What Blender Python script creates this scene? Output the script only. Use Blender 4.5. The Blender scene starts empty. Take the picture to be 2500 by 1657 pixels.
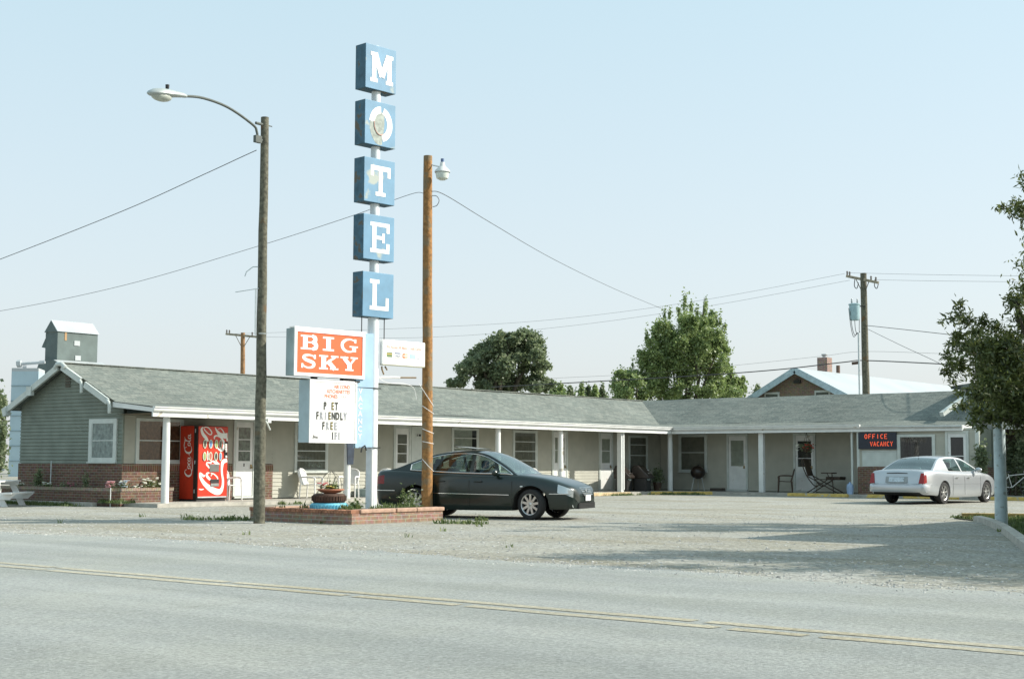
import bpy, bmesh, math, random
import numpy as np
from mathutils import Vector, Matrix
random.seed(7)
R = math.radians
SC = bpy.context.scene
COL = SC.collection

# ------------------------------------------------------------------ camera
FPX, CXP, CYP = 3472.0, 1250.0, 828.5
PITCH, ROLL, YAW, HCAM = math.atan(300.5 / 3472.0), 0.0037, R(38.6), 1.2
cF = Vector((-math.sin(YAW) * math.cos(PITCH), math.cos(YAW) * math.cos(PITCH), math.sin(PITCH)))
r0 = Vector((math.cos(YAW), math.sin(YAW), 0)); u0 = r0.cross(cF)
cR = r0 * math.cos(ROLL) + u0 * math.sin(ROLL)
cU = u0 * math.cos(ROLL) - r0 * math.sin(ROLL)
CAM = Vector((0, 0, HCAM))
cam = bpy.data.objects.new("camera", bpy.data.cameras.new("camera")); COL.objects.link(cam)
mm = Matrix((cR, cU, -cF)).transposed().to_4x4(); mm.translation = CAM
cam.matrix_world = mm
cam.data.sensor_width = 36; cam.data.lens = 50.0; cam.data.clip_start = 0.1; cam.data.clip_end = 5000
SC.camera = cam

# ------------------------------------------------------------------ light
SUN_AZ, SUN_EL = 42.0, 34.0       # azimuth measured from +X towards +Y
sd = Vector((math.cos(R(SUN_EL)) * math.cos(R(SUN_AZ)), math.cos(R(SUN_EL)) * math.sin(R(SUN_AZ)), math.sin(R(SUN_EL))))
sun = bpy.data.objects.new("sun", bpy.data.lights.new("sun", 'SUN')); COL.objects.link(sun)
sun.rotation_euler = sd.to_track_quat('Z', 'Y').to_euler()
sun.data.energy = 4.0; sun.data.angle = R(0.6); sun.data.color = (1.0, 0.95, 0.85)
W = bpy.data.worlds.new("World"); SC.world = W; W.use_nodes = True
nt = W.node_tree; nt.nodes.clear()
sky = nt.nodes.new('ShaderNodeTexSky'); sky.sky_type = 'NISHITA'; sky.sun_disc = False
sky.sun_elevation = R(SUN_EL); sky.sun_rotation = R(90 - SUN_AZ)
sky.air_density = 1.0; sky.dust_density = 3.0; sky.ozone_density = 1.0
bg = nt.nodes.new('ShaderNodeBackground'); bg.inputs[1].default_value = 0.15
mix = nt.nodes.new('ShaderNodeMix'); mix.data_type = 'RGBA'; mix.inputs[0].default_value = 0.76
# hazy air: paler and warmer towards the horizon, cyan higher up
wtc = nt.nodes.new('ShaderNodeTexCoord'); wsp = nt.nodes.new('ShaderNodeSeparateXYZ'); wrp = nt.nodes.new('ShaderNodeValToRGB')
wrp.color_ramp.elements[0].position = 0.0; wrp.color_ramp.elements[0].color = (.372, .386, .394, 1); wrp.color_ramp.elements[1].position = 0.42; wrp.color_ramp.elements[1].color = (.262, .372, .405, 1)
wml = nt.nodes.new('ShaderNodeVectorMath'); wml.operation = 'SCALE'; wml.inputs['Scale'].default_value = 10.0
nt.links.new(wtc.outputs['Generated'], wsp.inputs[0]); nt.links.new(wsp.outputs[2], wrp.inputs['Fac']); nt.links.new(wrp.outputs[0], wml.inputs[0]); nt.links.new(wml.outputs[0], mix.inputs[7])
outw = nt.nodes.new('ShaderNodeOutputWorld')
nt.links.new(sky.outputs[0], mix.inputs[6]); nt.links.new(mix.outputs[2], bg.inputs[0]); nt.links.new(bg.outputs[0], outw.inputs[0])
SC.view_settings.view_transform = 'Standard'; SC.view_settings.look = 'None'
SC.view_settings.exposure = 0.62; SC.view_settings.gamma = 1.0
SC.render.engine = 'CYCLES'
SC.cycles.max_bounces = 6; SC.cycles.transparent_max_bounces = 12

# ------------------------------------------------------------------ surveying helpers: a pixel of the photo meets a known plane
def ray(px, py): return cF * FPX + cR * (px - CXP) - cU * (py - CYP)
def on_x(px, py, X): d = ray(px, py); return CAM + d * (X / d.x)
def on_y(px, py, Y): d = ray(px, py); return CAM + d * (Y / d.y)
def on_z(px, py, Z=0.0): d = ray(px, py); return CAM + d * ((Z - HCAM) / d.z)
hF = Vector((-math.sin(YAW), math.cos(YAW), 0))
def at_d(px, py, D): d = ray(px, py); return CAM + d * (D / d.dot(hF))
def lf(lat, fwd, z=0): return r0 * lat + hF * fwd + Vector((0, 0, z))

# ------------------------------------------------------------------ materials
MATS = {}
def mat(name, col, rough=0.75, metal=0.0, var=0.10, vs=6.0, bump=0.0, bs=40.0, col2=None, spec=0.5, dirt=None):
    if name in MATS: return MATS[name]
    m = bpy.data.materials.new(name); m.use_nodes = True; MATS[name] = m
    t = m.node_tree; b = t.nodes['Principled BSDF']; L = t.links.new
    b.inputs['Roughness'].default_value = rough; b.inputs['Metallic'].default_value = metal
    b.inputs['Specular IOR Level'].default_value = spec
    tc = t.nodes.new('ShaderNodeTexCoord')
    n = t.nodes.new('ShaderNodeTexNoise'); n.inputs['Scale'].default_value = vs; n.inputs['Detail'].default_value = 6
    L(tc.outputs['Object'], n.inputs['Vector'])
    cr = t.nodes.new('ShaderNodeValToRGB')
    c2 = col2 if col2 else tuple(max(0, c * (1 - 2 * var)) for c in col)
    c1 = col if col2 else tuple(min(1, c * (1 + var)) for c in col)
    cr.color_ramp.elements[0].position = 0.3; cr.color_ramp.elements[0].color = (*c2, 1)
    cr.color_ramp.elements[1].position = 0.7; cr.color_ramp.elements[1].color = (*c1, 1)
    L(n.outputs['Fac'], cr.inputs['Fac']); src = cr.outputs[0]
    if dirt:      # blotches of another colour: (colour, scale, threshold)
        n2 = t.nodes.new('ShaderNodeTexNoise'); n2.inputs['Scale'].default_value = dirt[1]; n2.inputs['Detail'].default_value = 5
        L(tc.outputs['Object'], n2.inputs['Vector'])
        r2 = t.nodes.new('ShaderNodeValToRGB'); r2.color_ramp.elements[0].position = dirt[2]; r2.color_ramp.elements[1].position = dirt[2] + 0.06
        L(n2.outputs['Fac'], r2.inputs['Fac'])
        mx = t.nodes.new('ShaderNodeMix'); mx.data_type = 'RGBA'; mx.inputs[7].default_value = (*dirt[0], 1)
        L(r2.outputs[0], mx.inputs[0]); L(src, mx.inputs[6]); src = mx.outputs[2]
    L(src, b.inputs['Base Color'])
    if bump:
        n3 = t.nodes.new('ShaderNodeTexNoise'); n3.inputs['Scale'].default_value = bs; n3.inputs['Detail'].default_value = 4
        L(tc.outputs['Object'], n3.inputs['Vector'])
        bp = t.nodes.new('ShaderNodeBump'); bp.inputs['Strength'].default_value = bump; bp.inputs['Distance'].default_value = 0.02
        L(n3.outputs['Fac'], bp.inputs['Height']); L(bp.outputs[0], b.inputs['Normal'])
    return m

def brickmat(name, c1, c2, mortar, bw=0.22, rh=0.075, ms=0.010, offset=0.5):
    m = bpy.data.materials.new(name); m.use_nodes = True; MATS[name] = m
    t = m.node_tree; b = t.nodes['Principled BSDF']; L = t.links.new
    b.inputs['Roughness'].default_value = 0.9
    tc = t.nodes.new('ShaderNodeTexCoord'); s = t.nodes.new('ShaderNodeSeparateXYZ'); L(tc.outputs['Object'], s.inputs[0])
    a = t.nodes.new('ShaderNodeMath'); a.operation = 'ADD'; L(s.outputs[0], a.inputs[0]); L(s.outputs[1], a.inputs[1])
    cb = t.nodes.new('ShaderNodeCombineXYZ'); L(a.outputs[0], cb.inputs[0]); L(s.outputs[2], cb.inputs[1])
    br = t.nodes.new('ShaderNodeTexBrick'); br.offset = offset
    for k, v in (('Scale', 1.0), ('Brick Width', bw), ('Row Height', rh), ('Mortar Size', ms), ('Mortar Smooth', 0.2), ('Bias', 0.0)): br.inputs[k].default_value = v
    br.inputs['Color1'].default_value = (*c1, 1); br.inputs['Color2'].default_value = (*c2, 1); br.inputs['Mortar'].default_value = (*mortar, 1)
    L(cb.outputs[0], br.inputs['Vector'])
    n = t.nodes.new('ShaderNodeTexNoise'); n.inputs['Scale'].default_value = 9; n.inputs['Detail'].default_value = 6; L(tc.outputs['Object'], n.inputs['Vector'])
    mx = t.nodes.new('ShaderNodeMix'); mx.data_type = 'RGBA'; mx.blend_type = 'OVERLAY'; mx.inputs[0].default_value = 0.55
    L(br.outputs['Color'], mx.inputs[6]); L(n.outputs['Color'], mx.inputs[7])
    hs = t.nodes.new('ShaderNodeHueSaturation'); hs.inputs['Saturation'].default_value = 0.9; L(mx.outputs[2], hs.inputs['Color'])
    L(hs.outputs[0], b.inputs['Base Color'])
    bp = t.nodes.new('ShaderNodeBump'); bp.inputs['Strength'].default_value = 0.5; bp.inputs['Distance'].default_value = 0.01; bp.invert = True
    L(br.outputs['Fac'], bp.inputs['Height']); L(bp.outputs[0], b.inputs['Normal'])
    return m

def shinglemat(name, axis, c1, c2):
    m = bpy.data.materials.new(name); m.use_nodes = True; MATS[name] = m
    t = m.node_tree; b = t.nodes['Principled BSDF']; L = t.links.new
    b.inputs['Roughness'].default_value = 0.95; b.inputs['Specular IOR Level'].default_value = 0.2
    tc = t.nodes.new('ShaderNodeTexCoord'); s = t.nodes.new('ShaderNodeSeparateXYZ'); L(tc.outputs['Object'], s.inputs[0])
    cb = t.nodes.new('ShaderNodeCombineXYZ'); L(s.outputs[axis], cb.inputs[0]); L(s.outputs[1 - axis], cb.inputs[1])
    br = t.nodes.new('ShaderNodeTexBrick'); br.offset = 0.37
    for k, v in (('Scale', 1.0), ('Brick Width', 0.30), ('Row Height', 0.13), ('Mortar Size', 0.006), ('Mortar Smooth', 0.3), ('Bias', 0.0)): br.inputs[k].default_value = v
    br.inputs['Color1'].default_value = (*c1, 1); br.inputs['Color2'].default_value = (*c2, 1); br.inputs['Mortar'].default_value = (*[c * 0.45 for c in c2], 1)
    nn = t.nodes.new('ShaderNodeTexNoise'); nn.inputs['Scale'].default_value = 1.2; L(tc.outputs['Object'], nn.inputs['Vector'])
    va = t.nodes.new('ShaderNodeVectorMath'); va.operation = 'MULTIPLY_ADD'; va.inputs[1].default_value = (0.06, 0.06, 0); L(nn.outputs['Color'], va.inputs[0]); L(cb.outputs[0], va.inputs[2])
    L(va.outputs[0], br.inputs['Vector'])
    n = t.nodes.new('ShaderNodeTexNoise'); n.inputs['Scale'].default_value = 14; n.inputs['Detail'].default_value = 8; n.inputs['Roughness'].default_value = 0.8; L(tc.outputs['Object'], n.inputs['Vector'])
    n2 = t.nodes.new('ShaderNodeTexNoise'); n2.inputs['Scale'].default_value = 0.5; n2.inputs['Detail'].default_value = 5; L(tc.outputs['Object'], n2.inputs['Vector'])
    mx = t.nodes.new('ShaderNodeMix'); mx.data_type = 'RGBA'; mx.blend_type = 'OVERLAY'; mx.inputs[0].default_value = 0.9
    L(br.outputs['Color'], mx.inputs[6]); L(n.outputs['Fac'], mx.inputs[7])
    mx2 = t.nodes.new('ShaderNodeMix'); mx2.data_type = 'RGBA'; mx2.blend_type = 'OVERLAY'; mx2.inputs[0].default_value = 0.28
    L(mx.outputs[2], mx2.inputs[6]); L(n2.outputs['Fac'], mx2.inputs[7])
    L(mx2.outputs[2], b.inputs['Base Color'])
    bp = t.nodes.new('ShaderNodeBump'); bp.inputs['Strength'].default_value = 0.6; bp.inputs['Distance'].default_value = 0.02
    L(br.outputs['Color'], bp.inputs['Height']); L(bp.outputs[0], b.inputs['Normal'])
    return m

def groundmat(name, base, scale_fine, contrast, patches, tint, road=False):
    m = bpy.data.materials.new(name); m.use_nodes = True; MATS[name] = m
    t = m.node_tree; b = t.nodes['Principled BSDF']; L = t.links.new
    b.inputs['Roughness'].default_value = 0.95; b.inputs['Specular IOR Level'].default_value = 0.15
    tc = t.nodes.new('ShaderNodeTexCoord')
    def noise(sc, det=6, rg=0.6):
        n = t.nodes.new('ShaderNodeTexNoise'); n.inputs['Scale'].default_value = sc; n.inputs['Detail'].default_value = det; n.inputs['Roughness'].default_value = rg
        L(tc.outputs['Object'], n.inputs['Vector']); return n.outputs['Fac']
    def ramp(fac, p0, c0, p1, c1):
        r = t.nodes.new('ShaderNodeValToRGB'); r.color_ramp.elements[0].position = p0; r.color_ramp.elements[0].color = (*c0, 1)
        r.color_ramp.elements[1].position = p1; r.color_ramp.elements[1].color = (*c1, 1); L(fac, r.inputs['Fac']); return r.outputs[0]
    def over(a, bb, f, mode='MULTIPLY'):
        x = t.nodes.new('ShaderNodeMix'); x.data_type = 'RGBA'; x.blend_type = mode; x.inputs[0].default_value = f; L(a, x.inputs[6]); L(bb, x.inputs[7]); return x.outputs[2]
    c = ramp(noise(0.22, 6), 0.35, [v * (1 - patches) for v in base], 0.65, base)
    c = over(c, ramp(noise(1.3, 6, 0.7), 0.3, [1 - patches * 0.9] * 3, 0.7, (1, 1, 1)), 1.0)
    vo = t.nodes.new('ShaderNodeTexVoronoi'); vo.inputs['Scale'].default_value = scale_fine; L(tc.outputs['Object'], vo.inputs['Vector'])
    bw = t.nodes.new('ShaderNodeRGBToBW'); L(vo.outputs['Color'], bw.inputs[0])
    c = over(c, ramp(bw.outputs[0], 0.15, [1 - contrast] * 3, 0.8, (1.0, 1.0, 1.0)), 1.0)
    n9 = t.nodes.new('ShaderNodeTexNoise'); n9.inputs['Scale'].default_value = scale_fine * 0.45; n9.inputs['Detail'].default_value = 8; n9.inputs['Roughness'].default_value = 0.85
    L(tc.outputs['Object'], n9.inputs['Vector'])
    c = over(c, ramp(n9.outputs['Fac'], 0.38, [1 - contrast] * 3, 0.6, (1, 1, 1)), 1.0)
    c = over(c, ramp(noise(0.6, 5), 0.45, tint, 0.62, (1, 1, 1)), 1.0)
    if road:
        # tar-sealed cracks, faint wheel tracks along the road, darker oil drip line
        nw = t.nodes.new('ShaderNodeTexNoise'); nw.inputs['Scale'].default_value = 1.6; nw.inputs['Detail'].default_value = 5; L(tc.outputs['Object'], nw.inputs['Vector'])
        va = t.nodes.new('ShaderNodeVectorMath'); va.operation = 'MULTIPLY_ADD'; va.inputs[1].default_value = (.9, .9, 0); L(nw.outputs['Color'], va.inputs[0]); L(tc.outputs['Object'], va.inputs[2])
        mp = t.nodes.new('ShaderNodeMapping'); mp.inputs['Scale'].default_value = (.16, .30, 1); L(va.outputs[0], mp.inputs[0])
        vc = t.nodes.new('ShaderNodeTexVoronoi'); vc.feature = 'DISTANCE_TO_EDGE'; vc.inputs['Scale'].default_value = 1.0; L(mp.outputs[0], vc.inputs['Vector'])
        c = over(c, ramp(vc.outputs['Distance'], 0.0, (.78, .78, .77), 0.006, (1, 1, 1)), 0.4)
        sp_ = t.nodes.new('ShaderNodeSeparateXYZ'); L(tc.outputs['Object'], sp_.inputs[0])
        wv = t.nodes.new('ShaderNodeMath'); wv.operation = 'SINE'; m1 = t.nodes.new('ShaderNodeMath'); m1.operation = 'MULTIPLY'; m1.inputs[1].default_value = 3.4; L(sp_.outputs[1], m1.inputs[0]); L(m1.outputs[0], wv.inputs[0])
        mr = t.nodes.new('ShaderNodeMapRange'); mr.inputs['From Min'].default_value = -1; L(wv.outputs[0], mr.inputs[0])
        c = over(c, ramp(mr.outputs[0], 0.1, (.92, .925, .93), 0.9, (1, 1, 1)), 1.0)
        st = t.nodes.new('ShaderNodeMapping'); st.inputs['Scale'].default_value = (.08, 1.1, 1); L(tc.outputs['Object'], st.inputs[0])
        ns2 = t.nodes.new('ShaderNodeTexNoise'); ns2.inputs['Scale'].default_value = 1.5; ns2.inputs['Detail'].default_value = 6; L(st.outputs[0], ns2.inputs['Vector'])
        c = over(c, ramp(ns2.outputs['Fac'], 0.38, (.90, .91, .90), 0.6, (1, 1, 1)), 1.0)
    else:
        st = t.nodes.new('ShaderNodeMapping'); st.inputs['Scale'].default_value = (.12, .45, 1); st.inputs['Rotation'].default_value = (0, 0, .25); L(tc.outputs['Object'], st.inputs[0])
        ns2 = t.nodes.new('ShaderNodeTexNoise'); ns2.inputs['Scale'].default_value = 1.3; ns2.inputs['Detail'].default_value = 7; ns2.inputs['Roughness'].default_value = .65; L(st.outputs[0], ns2.inputs['Vector'])
        c = over(c, ramp(ns2.outputs['Fac'], 0.36, (.84, .80, .72), 0.52, (1, 1, 1)), 0.9)
    L(c, b.inputs['Base Color'])
    bp = t.nodes.new('ShaderNodeBump'); bp.inputs['Strength'].default_value = 0.7; bp.inputs['Distance'].default_value = 0.02
    L(n9.outputs['Fac'], bp.inputs['Height']); L(bp.outputs[0], b.inputs['Normal'])
    return m

def leafmat(name, c1, c2, trans=0.35):
    m = bpy.data.materials.new(name); m.use_nodes = True; MATS[name] = m
    t = m.node_tree; t.nodes.remove(t.nodes['Principled BSDF']); L = t.links.new; out = t.nodes['Material Output']
    g = t.nodes.new('ShaderNodeNewGeometry'); r = t.nodes.new('ShaderNodeValToRGB')
    r.color_ramp.elements[0].color = (*c1, 1); r.color_ramp.elements[1].color = (*c2, 1); L(g.outputs['Random Per Island'], r.inputs['Fac'])
    d = t.nodes.new('ShaderNodeBsdfDiffuse'); tr = t.nodes.new('ShaderNodeBsdfTranslucent'); gl = t.nodes.new('ShaderNodeBsdfGlossy'); gl.inputs['Roughness'].default_value = 0.5
    L(r.outputs[0], d.inputs[0]); L(r.outputs[0], tr.inputs[0])
    mx = t.nodes.new('ShaderNodeMixShader'); mx.inputs[0].default_value = trans; L(d.outputs[0], mx.inputs[1]); L(tr.outputs[0], mx.inputs[2])
    m2 = t.nodes.new('ShaderNodeMixShader'); m2.inputs[0].default_value = 0.05; L(mx.outputs[0], m2.inputs[1]); L(gl.outputs[0], m2.inputs[2])
    L(m2.outputs[0], out.inputs[0]); return m

def glassmat(name, tint, clear=0.6, refl=0.12, dark=(0.02, 0.025, 0.025)):
    """a thin pane: reflects by fresnel, lets part of the light straight through"""
    m = bpy.data.materials.new(name); m.use_nodes = True; MATS[name] = m
    t = m.node_tree; t.nodes.remove(t.nodes['Principled BSDF']); L = t.links.new; out = t.nodes['Material Output']
    tr = t.nodes.new('ShaderNodeBsdfTransparent'); tr.inputs[0].default_value = (*tint, 1)
    d = t.nodes.new('ShaderNodeBsdfDiffuse'); d.inputs[0].default_value = (*dark, 1)
    gl = t.nodes.new('ShaderNodeBsdfGlossy'); gl.inputs['Roughness'].default_value = 0.03
    a = t.nodes.new('ShaderNodeMixShader'); a.inputs[0].default_value = clear; L(d.outputs[0], a.inputs[1]); L(tr.outputs[0], a.inputs[2])
    lw = t.nodes.new('ShaderNodeLayerWeight'); lw.inputs[0].default_value = 0.45
    mr = t.nodes.new('ShaderNodeMapRange'); mr.inputs['To Min'].default_value = refl * 0.5; mr.inputs['To Max'].default_value = min(1, refl * 6); L(lw.outputs['Fresnel'], mr.inputs[0])
    x = t.nodes.new('ShaderNodeMixShader'); L(mr.outputs[0], x.inputs[0]); L(a.outputs[0], x.inputs[1]); L(gl.outputs[0], x.inputs[2])
    L(x.outputs[0], out.inputs[0]); return m

def glowmat(name, col, s):
    m = bpy.data.materials.new(name); m.use_nodes = True; MATS[name] = m
    b = m.node_tree.nodes['Principled BSDF']; b.inputs['Base Color'].default_value = (*col, 1)
    b.inputs['Emission Color'].default_value = (*col, 1); b.inputs['Emission Strength'].default_value = s; return m

white = mat('white_paint', (0.71, 0.72, 0.70), 0.5, var=0.05, vs=3, bump=0.05, dirt=((0.45, 0.42, 0.36), 3.0, 0.66))
trim = mat('trim_paint', (0.54, 0.575, 0.54), 0.55, var=0.06, vs=4)
porch_siding = mat('porch_siding_paint', (0.42, 0.415, 0.35), 0.7, var=0.05, vs=2.5)
gable_siding = mat('gable_siding_paint', (0.195, 0.22, 0.18), 0.7, var=0.10, vs=2.0)
brick = brickmat('brown_brick', (0.16, 0.075, 0.045), (0.10, 0.048, 0.03), (0.20, 0.165, 0.12))
brick_cap = brickmat('brick_soldier_course', (0.20, 0.085, 0.045), (0.13, 0.055, 0.03), (0.26, 0.22, 0.16), 0.075, 0.22, 0.009, 0.0)
brick_pale = brickmat('planter_brick', (0.29, 0.165, 0.11), (0.22, 0.125, 0.08), (0.32, 0.27, 0.21))
shingle_x = shinglemat('shingles_left', 1, (0.21, 0.225, 0.20), (0.145, 0.165, 0.15))
shingle_y = shinglemat('shingles_right', 0, (0.21, 0.225, 0.20), (0.145, 0.165, 0.15))
concrete = mat('concrete', (0.42, 0.40, 0.35), 0.9, var=0.12, vs=5, bump=0.2)
gravel = groundmat('gravel', (0.565, 0.56, 0.51), 26, 0.42, 0.09, (0.95, 0.93, 0.88))
asphalt = groundmat('asphalt', (0.495, 0.505, 0.465), 55, 0.26, 0.09, (0.96, 0.97, 1.0), True)
yellow_line = groundmat('worn_yellow_paint', (0.76, 0.70, 0.54), 40, 0.26, 0.24, (0.90, 0.92, 0.95))
yellow = mat('yellow_paint', (0.62, 0.44, 0.12), 0.8, var=0.15, vs=8, dirt=((0.42, 0.40, 0.34), 6.0, 0.6))
darkmetal = mat('dark_metal', (0.03, 0.03, 0.03), 0.45, 0.3)
blackp = mat('black_plastic', (0.018, 0.018, 0.018), 0.5)
brownp = mat('brown_plastic', (0.07, 0.04, 0.025), 0.5)
rubber = mat('rubber', (0.025, 0.025, 0.025), 0.85)
chrome = mat('chrome', (0.75, 0.75, 0.74), 0.18, 1.0, var=0.02)
alloy = mat('alloy', (0.62, 0.62, 0.61), 0.3, 0.85, var=0.03)
galv = mat('galvanised', (0.52, 0.57, 0.58), 0.45, 0.35, var=0.08)
wood_grey = mat('weathered_wood', (0.135, 0.13, 0.095), 0.95, var=0.28, vs=14, bump=0.5, bs=25, dirt=((0.14, 0.085, 0.04), 2.0, 0.60))
wood_orange = mat('treated_wood', (0.34, 0.17, 0.055), 0.85, var=0.22, vs=14, bump=0.5, bs=25, dirt=((0.22, 0.155, 0.085), 3.0, 0.52))
wire_m = mat('wire', (0.05, 0.05, 0.05), 0.6)
interior = mat('dark_interior', (0.022, 0.021, 0.019), 0.9)
curtain_b = mat('brown_curtain', (0.13, 0.065, 0.03), 0.9, var=0.3, vs=12)
curtain_w = mat('pale_curtain', (0.40, 0.45, 0.44), 0.9, var=0.2, vs=10)
curtain_g = mat('green_curtain', (0.15, 0.20, 0.16), 0.9, var=0.3, vs=12)
shade_dk = mat('drawn_blind', (0.22, 0.20, 0.16), 0.9, var=0.1)
shade_lt = mat('pale_blind', (0.42, 0.42, 0.36), 0.9, var=0.08)
pane = glassmat('window_pane', (0.85, 0.9, 0.88), 0.92, 0.06)
leaf_dark = leafmat('leaves_dark', (0.12, 0.165, 0.085), (0.26, 0.31, 0.16), .5)
leaf_mid = leafmat('leaves_mid', (0.15, 0.22, 0.07), (0.34, 0.42, 0.16), 0.5)
leaf_near = leafmat('leaves_near', (0.05, 0.07, 0.016), (0.15, 0.18, 0.05), 0.4)
weed_m = leafmat('weed_leaves', (0.06, 0.11, 0.03), (0.20, 0.24, 0.08), 0.3)
bark = mat('bark', (0.10, 0.085, 0.06), 0.95, var=0.3, vs=6, bump=0.6)
soil = mat('soil', (0.16, 0.12, 0.08), 0.95, var=0.3, vs=8)

# ------------------------------------------------------------------ mesh builder
class MB:
    def __init__(s): s.v = []; s.f = []; s.m = []; s.sm = []
    def add(s, vs, fs, mi=0, smooth=False):
        o = len(s.v); s.v += [tuple(p) for p in vs]; s.f += [tuple(i + o for i in f) for f in fs]; s.m += [mi] * len(fs); s.sm += [smooth] * len(fs); return s
    def box(s, a, b, mi=0):
        x0, y0, z0 = a; x1, y1, z1 = b
        if x0 > x1: x0, x1 = x1, x0
        if y0 > y1: y0, y1 = y1, y0
        if z0 > z1: z0, z1 = z1, z0
        return s.add([(x0, y0, z0), (x1, y0, z0), (x1, y1, z0), (x0, y1, z0), (x0, y0, z1), (x1, y0, z1), (x1, y1, z1), (x0, y1, z1)],
                     [(0, 3, 2, 1), (4, 5, 6, 7), (0, 1, 5, 4), (1, 2, 6, 5), (2, 3, 7, 6), (3, 0, 4, 7)], mi)
    def obox(s, o, ax, ay, az, mi=0):        # corner + three edge vectors
        o, ax, ay, az = map(Vector, (o, ax, ay, az))
        return s.add([o, o + ax, o + ax + ay, o + ay, o + az, o + ax + az, o + ax + ay + az, o + ay + az],
                     [(0, 3, 2, 1), (4, 5, 6, 7), (0, 1, 5, 4), (1, 2, 6, 5), (2, 3, 7, 6), (3, 0, 4, 7)], mi)
    def beam(s, p, q, w, h, mi=0, up=(0, 0, 1)):
        p = Vector(p); q = Vector(q); d = q - p; u = Vector(up); sd_ = d.cross(u)
        if sd_.length < 1e-6: sd_ = d.cross(Vector((1, 0, 0)))
        sd_.normalize(); u = sd_.cross(d).normalized()
        return s.obox(p - sd_ * w / 2 - u * h / 2, d, sd_ * w, u * h, mi)
    def tube(s, pts, r, n=8, mi=0, caps=True, smooth=True):
        pts = [Vector(p) for p in pts]; rs = r if isinstance(r, (list, tuple)) else [r] * len(pts)
        V = []; F = []; ref = None
        for i, p in enumerate(pts):
            d = (pts[min(i + 1, len(pts) - 1)] - pts[max(i - 1, 0)])
            if d.length < 1e-9: d = Vector((0, 0, 1))
            d.normalize()
            if ref is None: ref = Vector((0, 0, 1)) if abs(d.z) < 0.9 else Vector((1, 0, 0))
            a = (ref - d * ref.dot(d))
            if a.length < 1e-4: a = d.orthogonal()
            a.normalize(); ref = a; b = d.cross(a)
            for k in range(n):
                t = 2 * math.pi * k / n; V.append(p + (a * math.cos(t) + b * math.sin(t)) * rs[i])
        for i in range(len(pts) - 1):
            for k in range(n): F.append((i * n + k, i * n + (k + 1) % n, (i + 1) * n + (k + 1) % n, (i + 1) * n + k))
        s.add(V, F, mi, smooth)
        if caps: s.add(V[:n], [tuple(range(n - 1, -1, -1))], mi); s.add(V[-n:], [tuple(range(n))], mi)
        return s
    def lathe(s, prof, c=(0, 0, 0), axis=(0, 0, 1), n=20, mi=0, smooth=True):
        c = Vector(c); ax = Vector(axis).normalized(); a = ax.orthogonal().normalized(); b = ax.cross(a); V = []; F = []
        for (r, h) in prof:
            for k in range(n):
                t = 2 * math.pi * k / n; V.append(c + ax * h + (a * math.cos(t) + b * math.sin(t)) * max(r, 1e-4))
        for i in range(len(prof) - 1):
            for k in range(n): F.append((i * n + k, i * n + (k + 1) % n, (i + 1) * n + (k + 1) % n, (i + 1) * n + k))
        return s.add(V, F, mi, smooth)
    def poly(s, pts, mi=0): return s.add(pts, [tuple(range(len(pts)))], mi)
    def prism(s, pts, ext, mi=0):            # outline + extrusion vector
        pts = [Vector(p) for p in pts]; e = Vector(ext); n = len(pts)
        return s.add(pts + [p + e for p in pts], [tuple(range(n - 1, -1, -1)), tuple(range(n, 2 * n))] + [(i, (i + 1) % n, (i + 1) % n + n, i + n) for i in range(n)], mi)
    def ell(s, c, r, n=12, m=8, mi=0):
        V = []; F = []
        for i in range(m + 1):
            ph = math.pi * i / m
            for k in range(n):
                t = 2 * math.pi * k / n; V.append((c[0] + r[0] * math.sin(ph) * math.cos(t), c[1] + r[1] * math.sin(ph) * math.sin(t), c[2] + r[2] * math.cos(ph)))
        for i in range(m):
            for k in range(n): F.append((i * n + k, (i + 1) * n + k, (i + 1) * n + (k + 1) % n, i * n + (k + 1) % n))
        return s.add(V, F, mi, True)
    def build(s, name, mats, parent=None, label=None, cat=None, group=None, kind=None, bevel=0, fix=False, sharp=40, origin=None):
        me = bpy.data.meshes.new(name)
        V = s.v
        if parent is not None and parent.get('_w') is not None:      # world-built parts: express in the thing's own space
            top = parent
            while top.parent: top = top.parent
            inv = top.matrix_basis.inverted(); V = [tuple(inv @ Vector(p)) for p in V]
        off = None
        if parent is None:
            xs = np.array(V); off = Vector(((xs[:, 0].min() + xs[:, 0].max()) / 2, (xs[:, 1].min() + xs[:, 1].max()) / 2, xs[:, 2].min())) if origin is None else Vector(origin)
            V = [(p[0] - off.x, p[1] - off.y, p[2] - off.z) for p in V]
        me.from_pydata(V, [], s.f)
        for m in (mats if isinstance(mats, (list, tuple)) else [mats]): me.materials.append(m)
        me.polygons.foreach_set('material_index', s.m); me.polygons.foreach_set('use_smooth', s.sm)
        me.update()
        if fix:
            b = bmesh.new(); b.from_mesh(me); bmesh.ops.remove_doubles(b, verts=b.verts, dist=1e-5); bmesh.ops.recalc_face_normals(b, faces=b.faces); b.to_mesh(me); b.free()
        if any(s.sm): me.set_sharp_from_angle(angle=R(sharp))
        o = bpy.data.objects.new(name, me); COL.objects.link(o)
        if off is not None: o.location = off
        if parent is not None:
            o.parent = parent
            if parent.get('_w') is not None: o['_w'] = 1
        if bevel:
            md = o.modifiers.new('bevel', 'BEVEL'); md.width = bevel; md.segments = 2; md.limit_method = 'ANGLE'
        if label: o['label'] = label
        if cat: o['category'] = cat
        if group: o['group'] = group
        if kind: o['kind'] = kind
        return o

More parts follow.
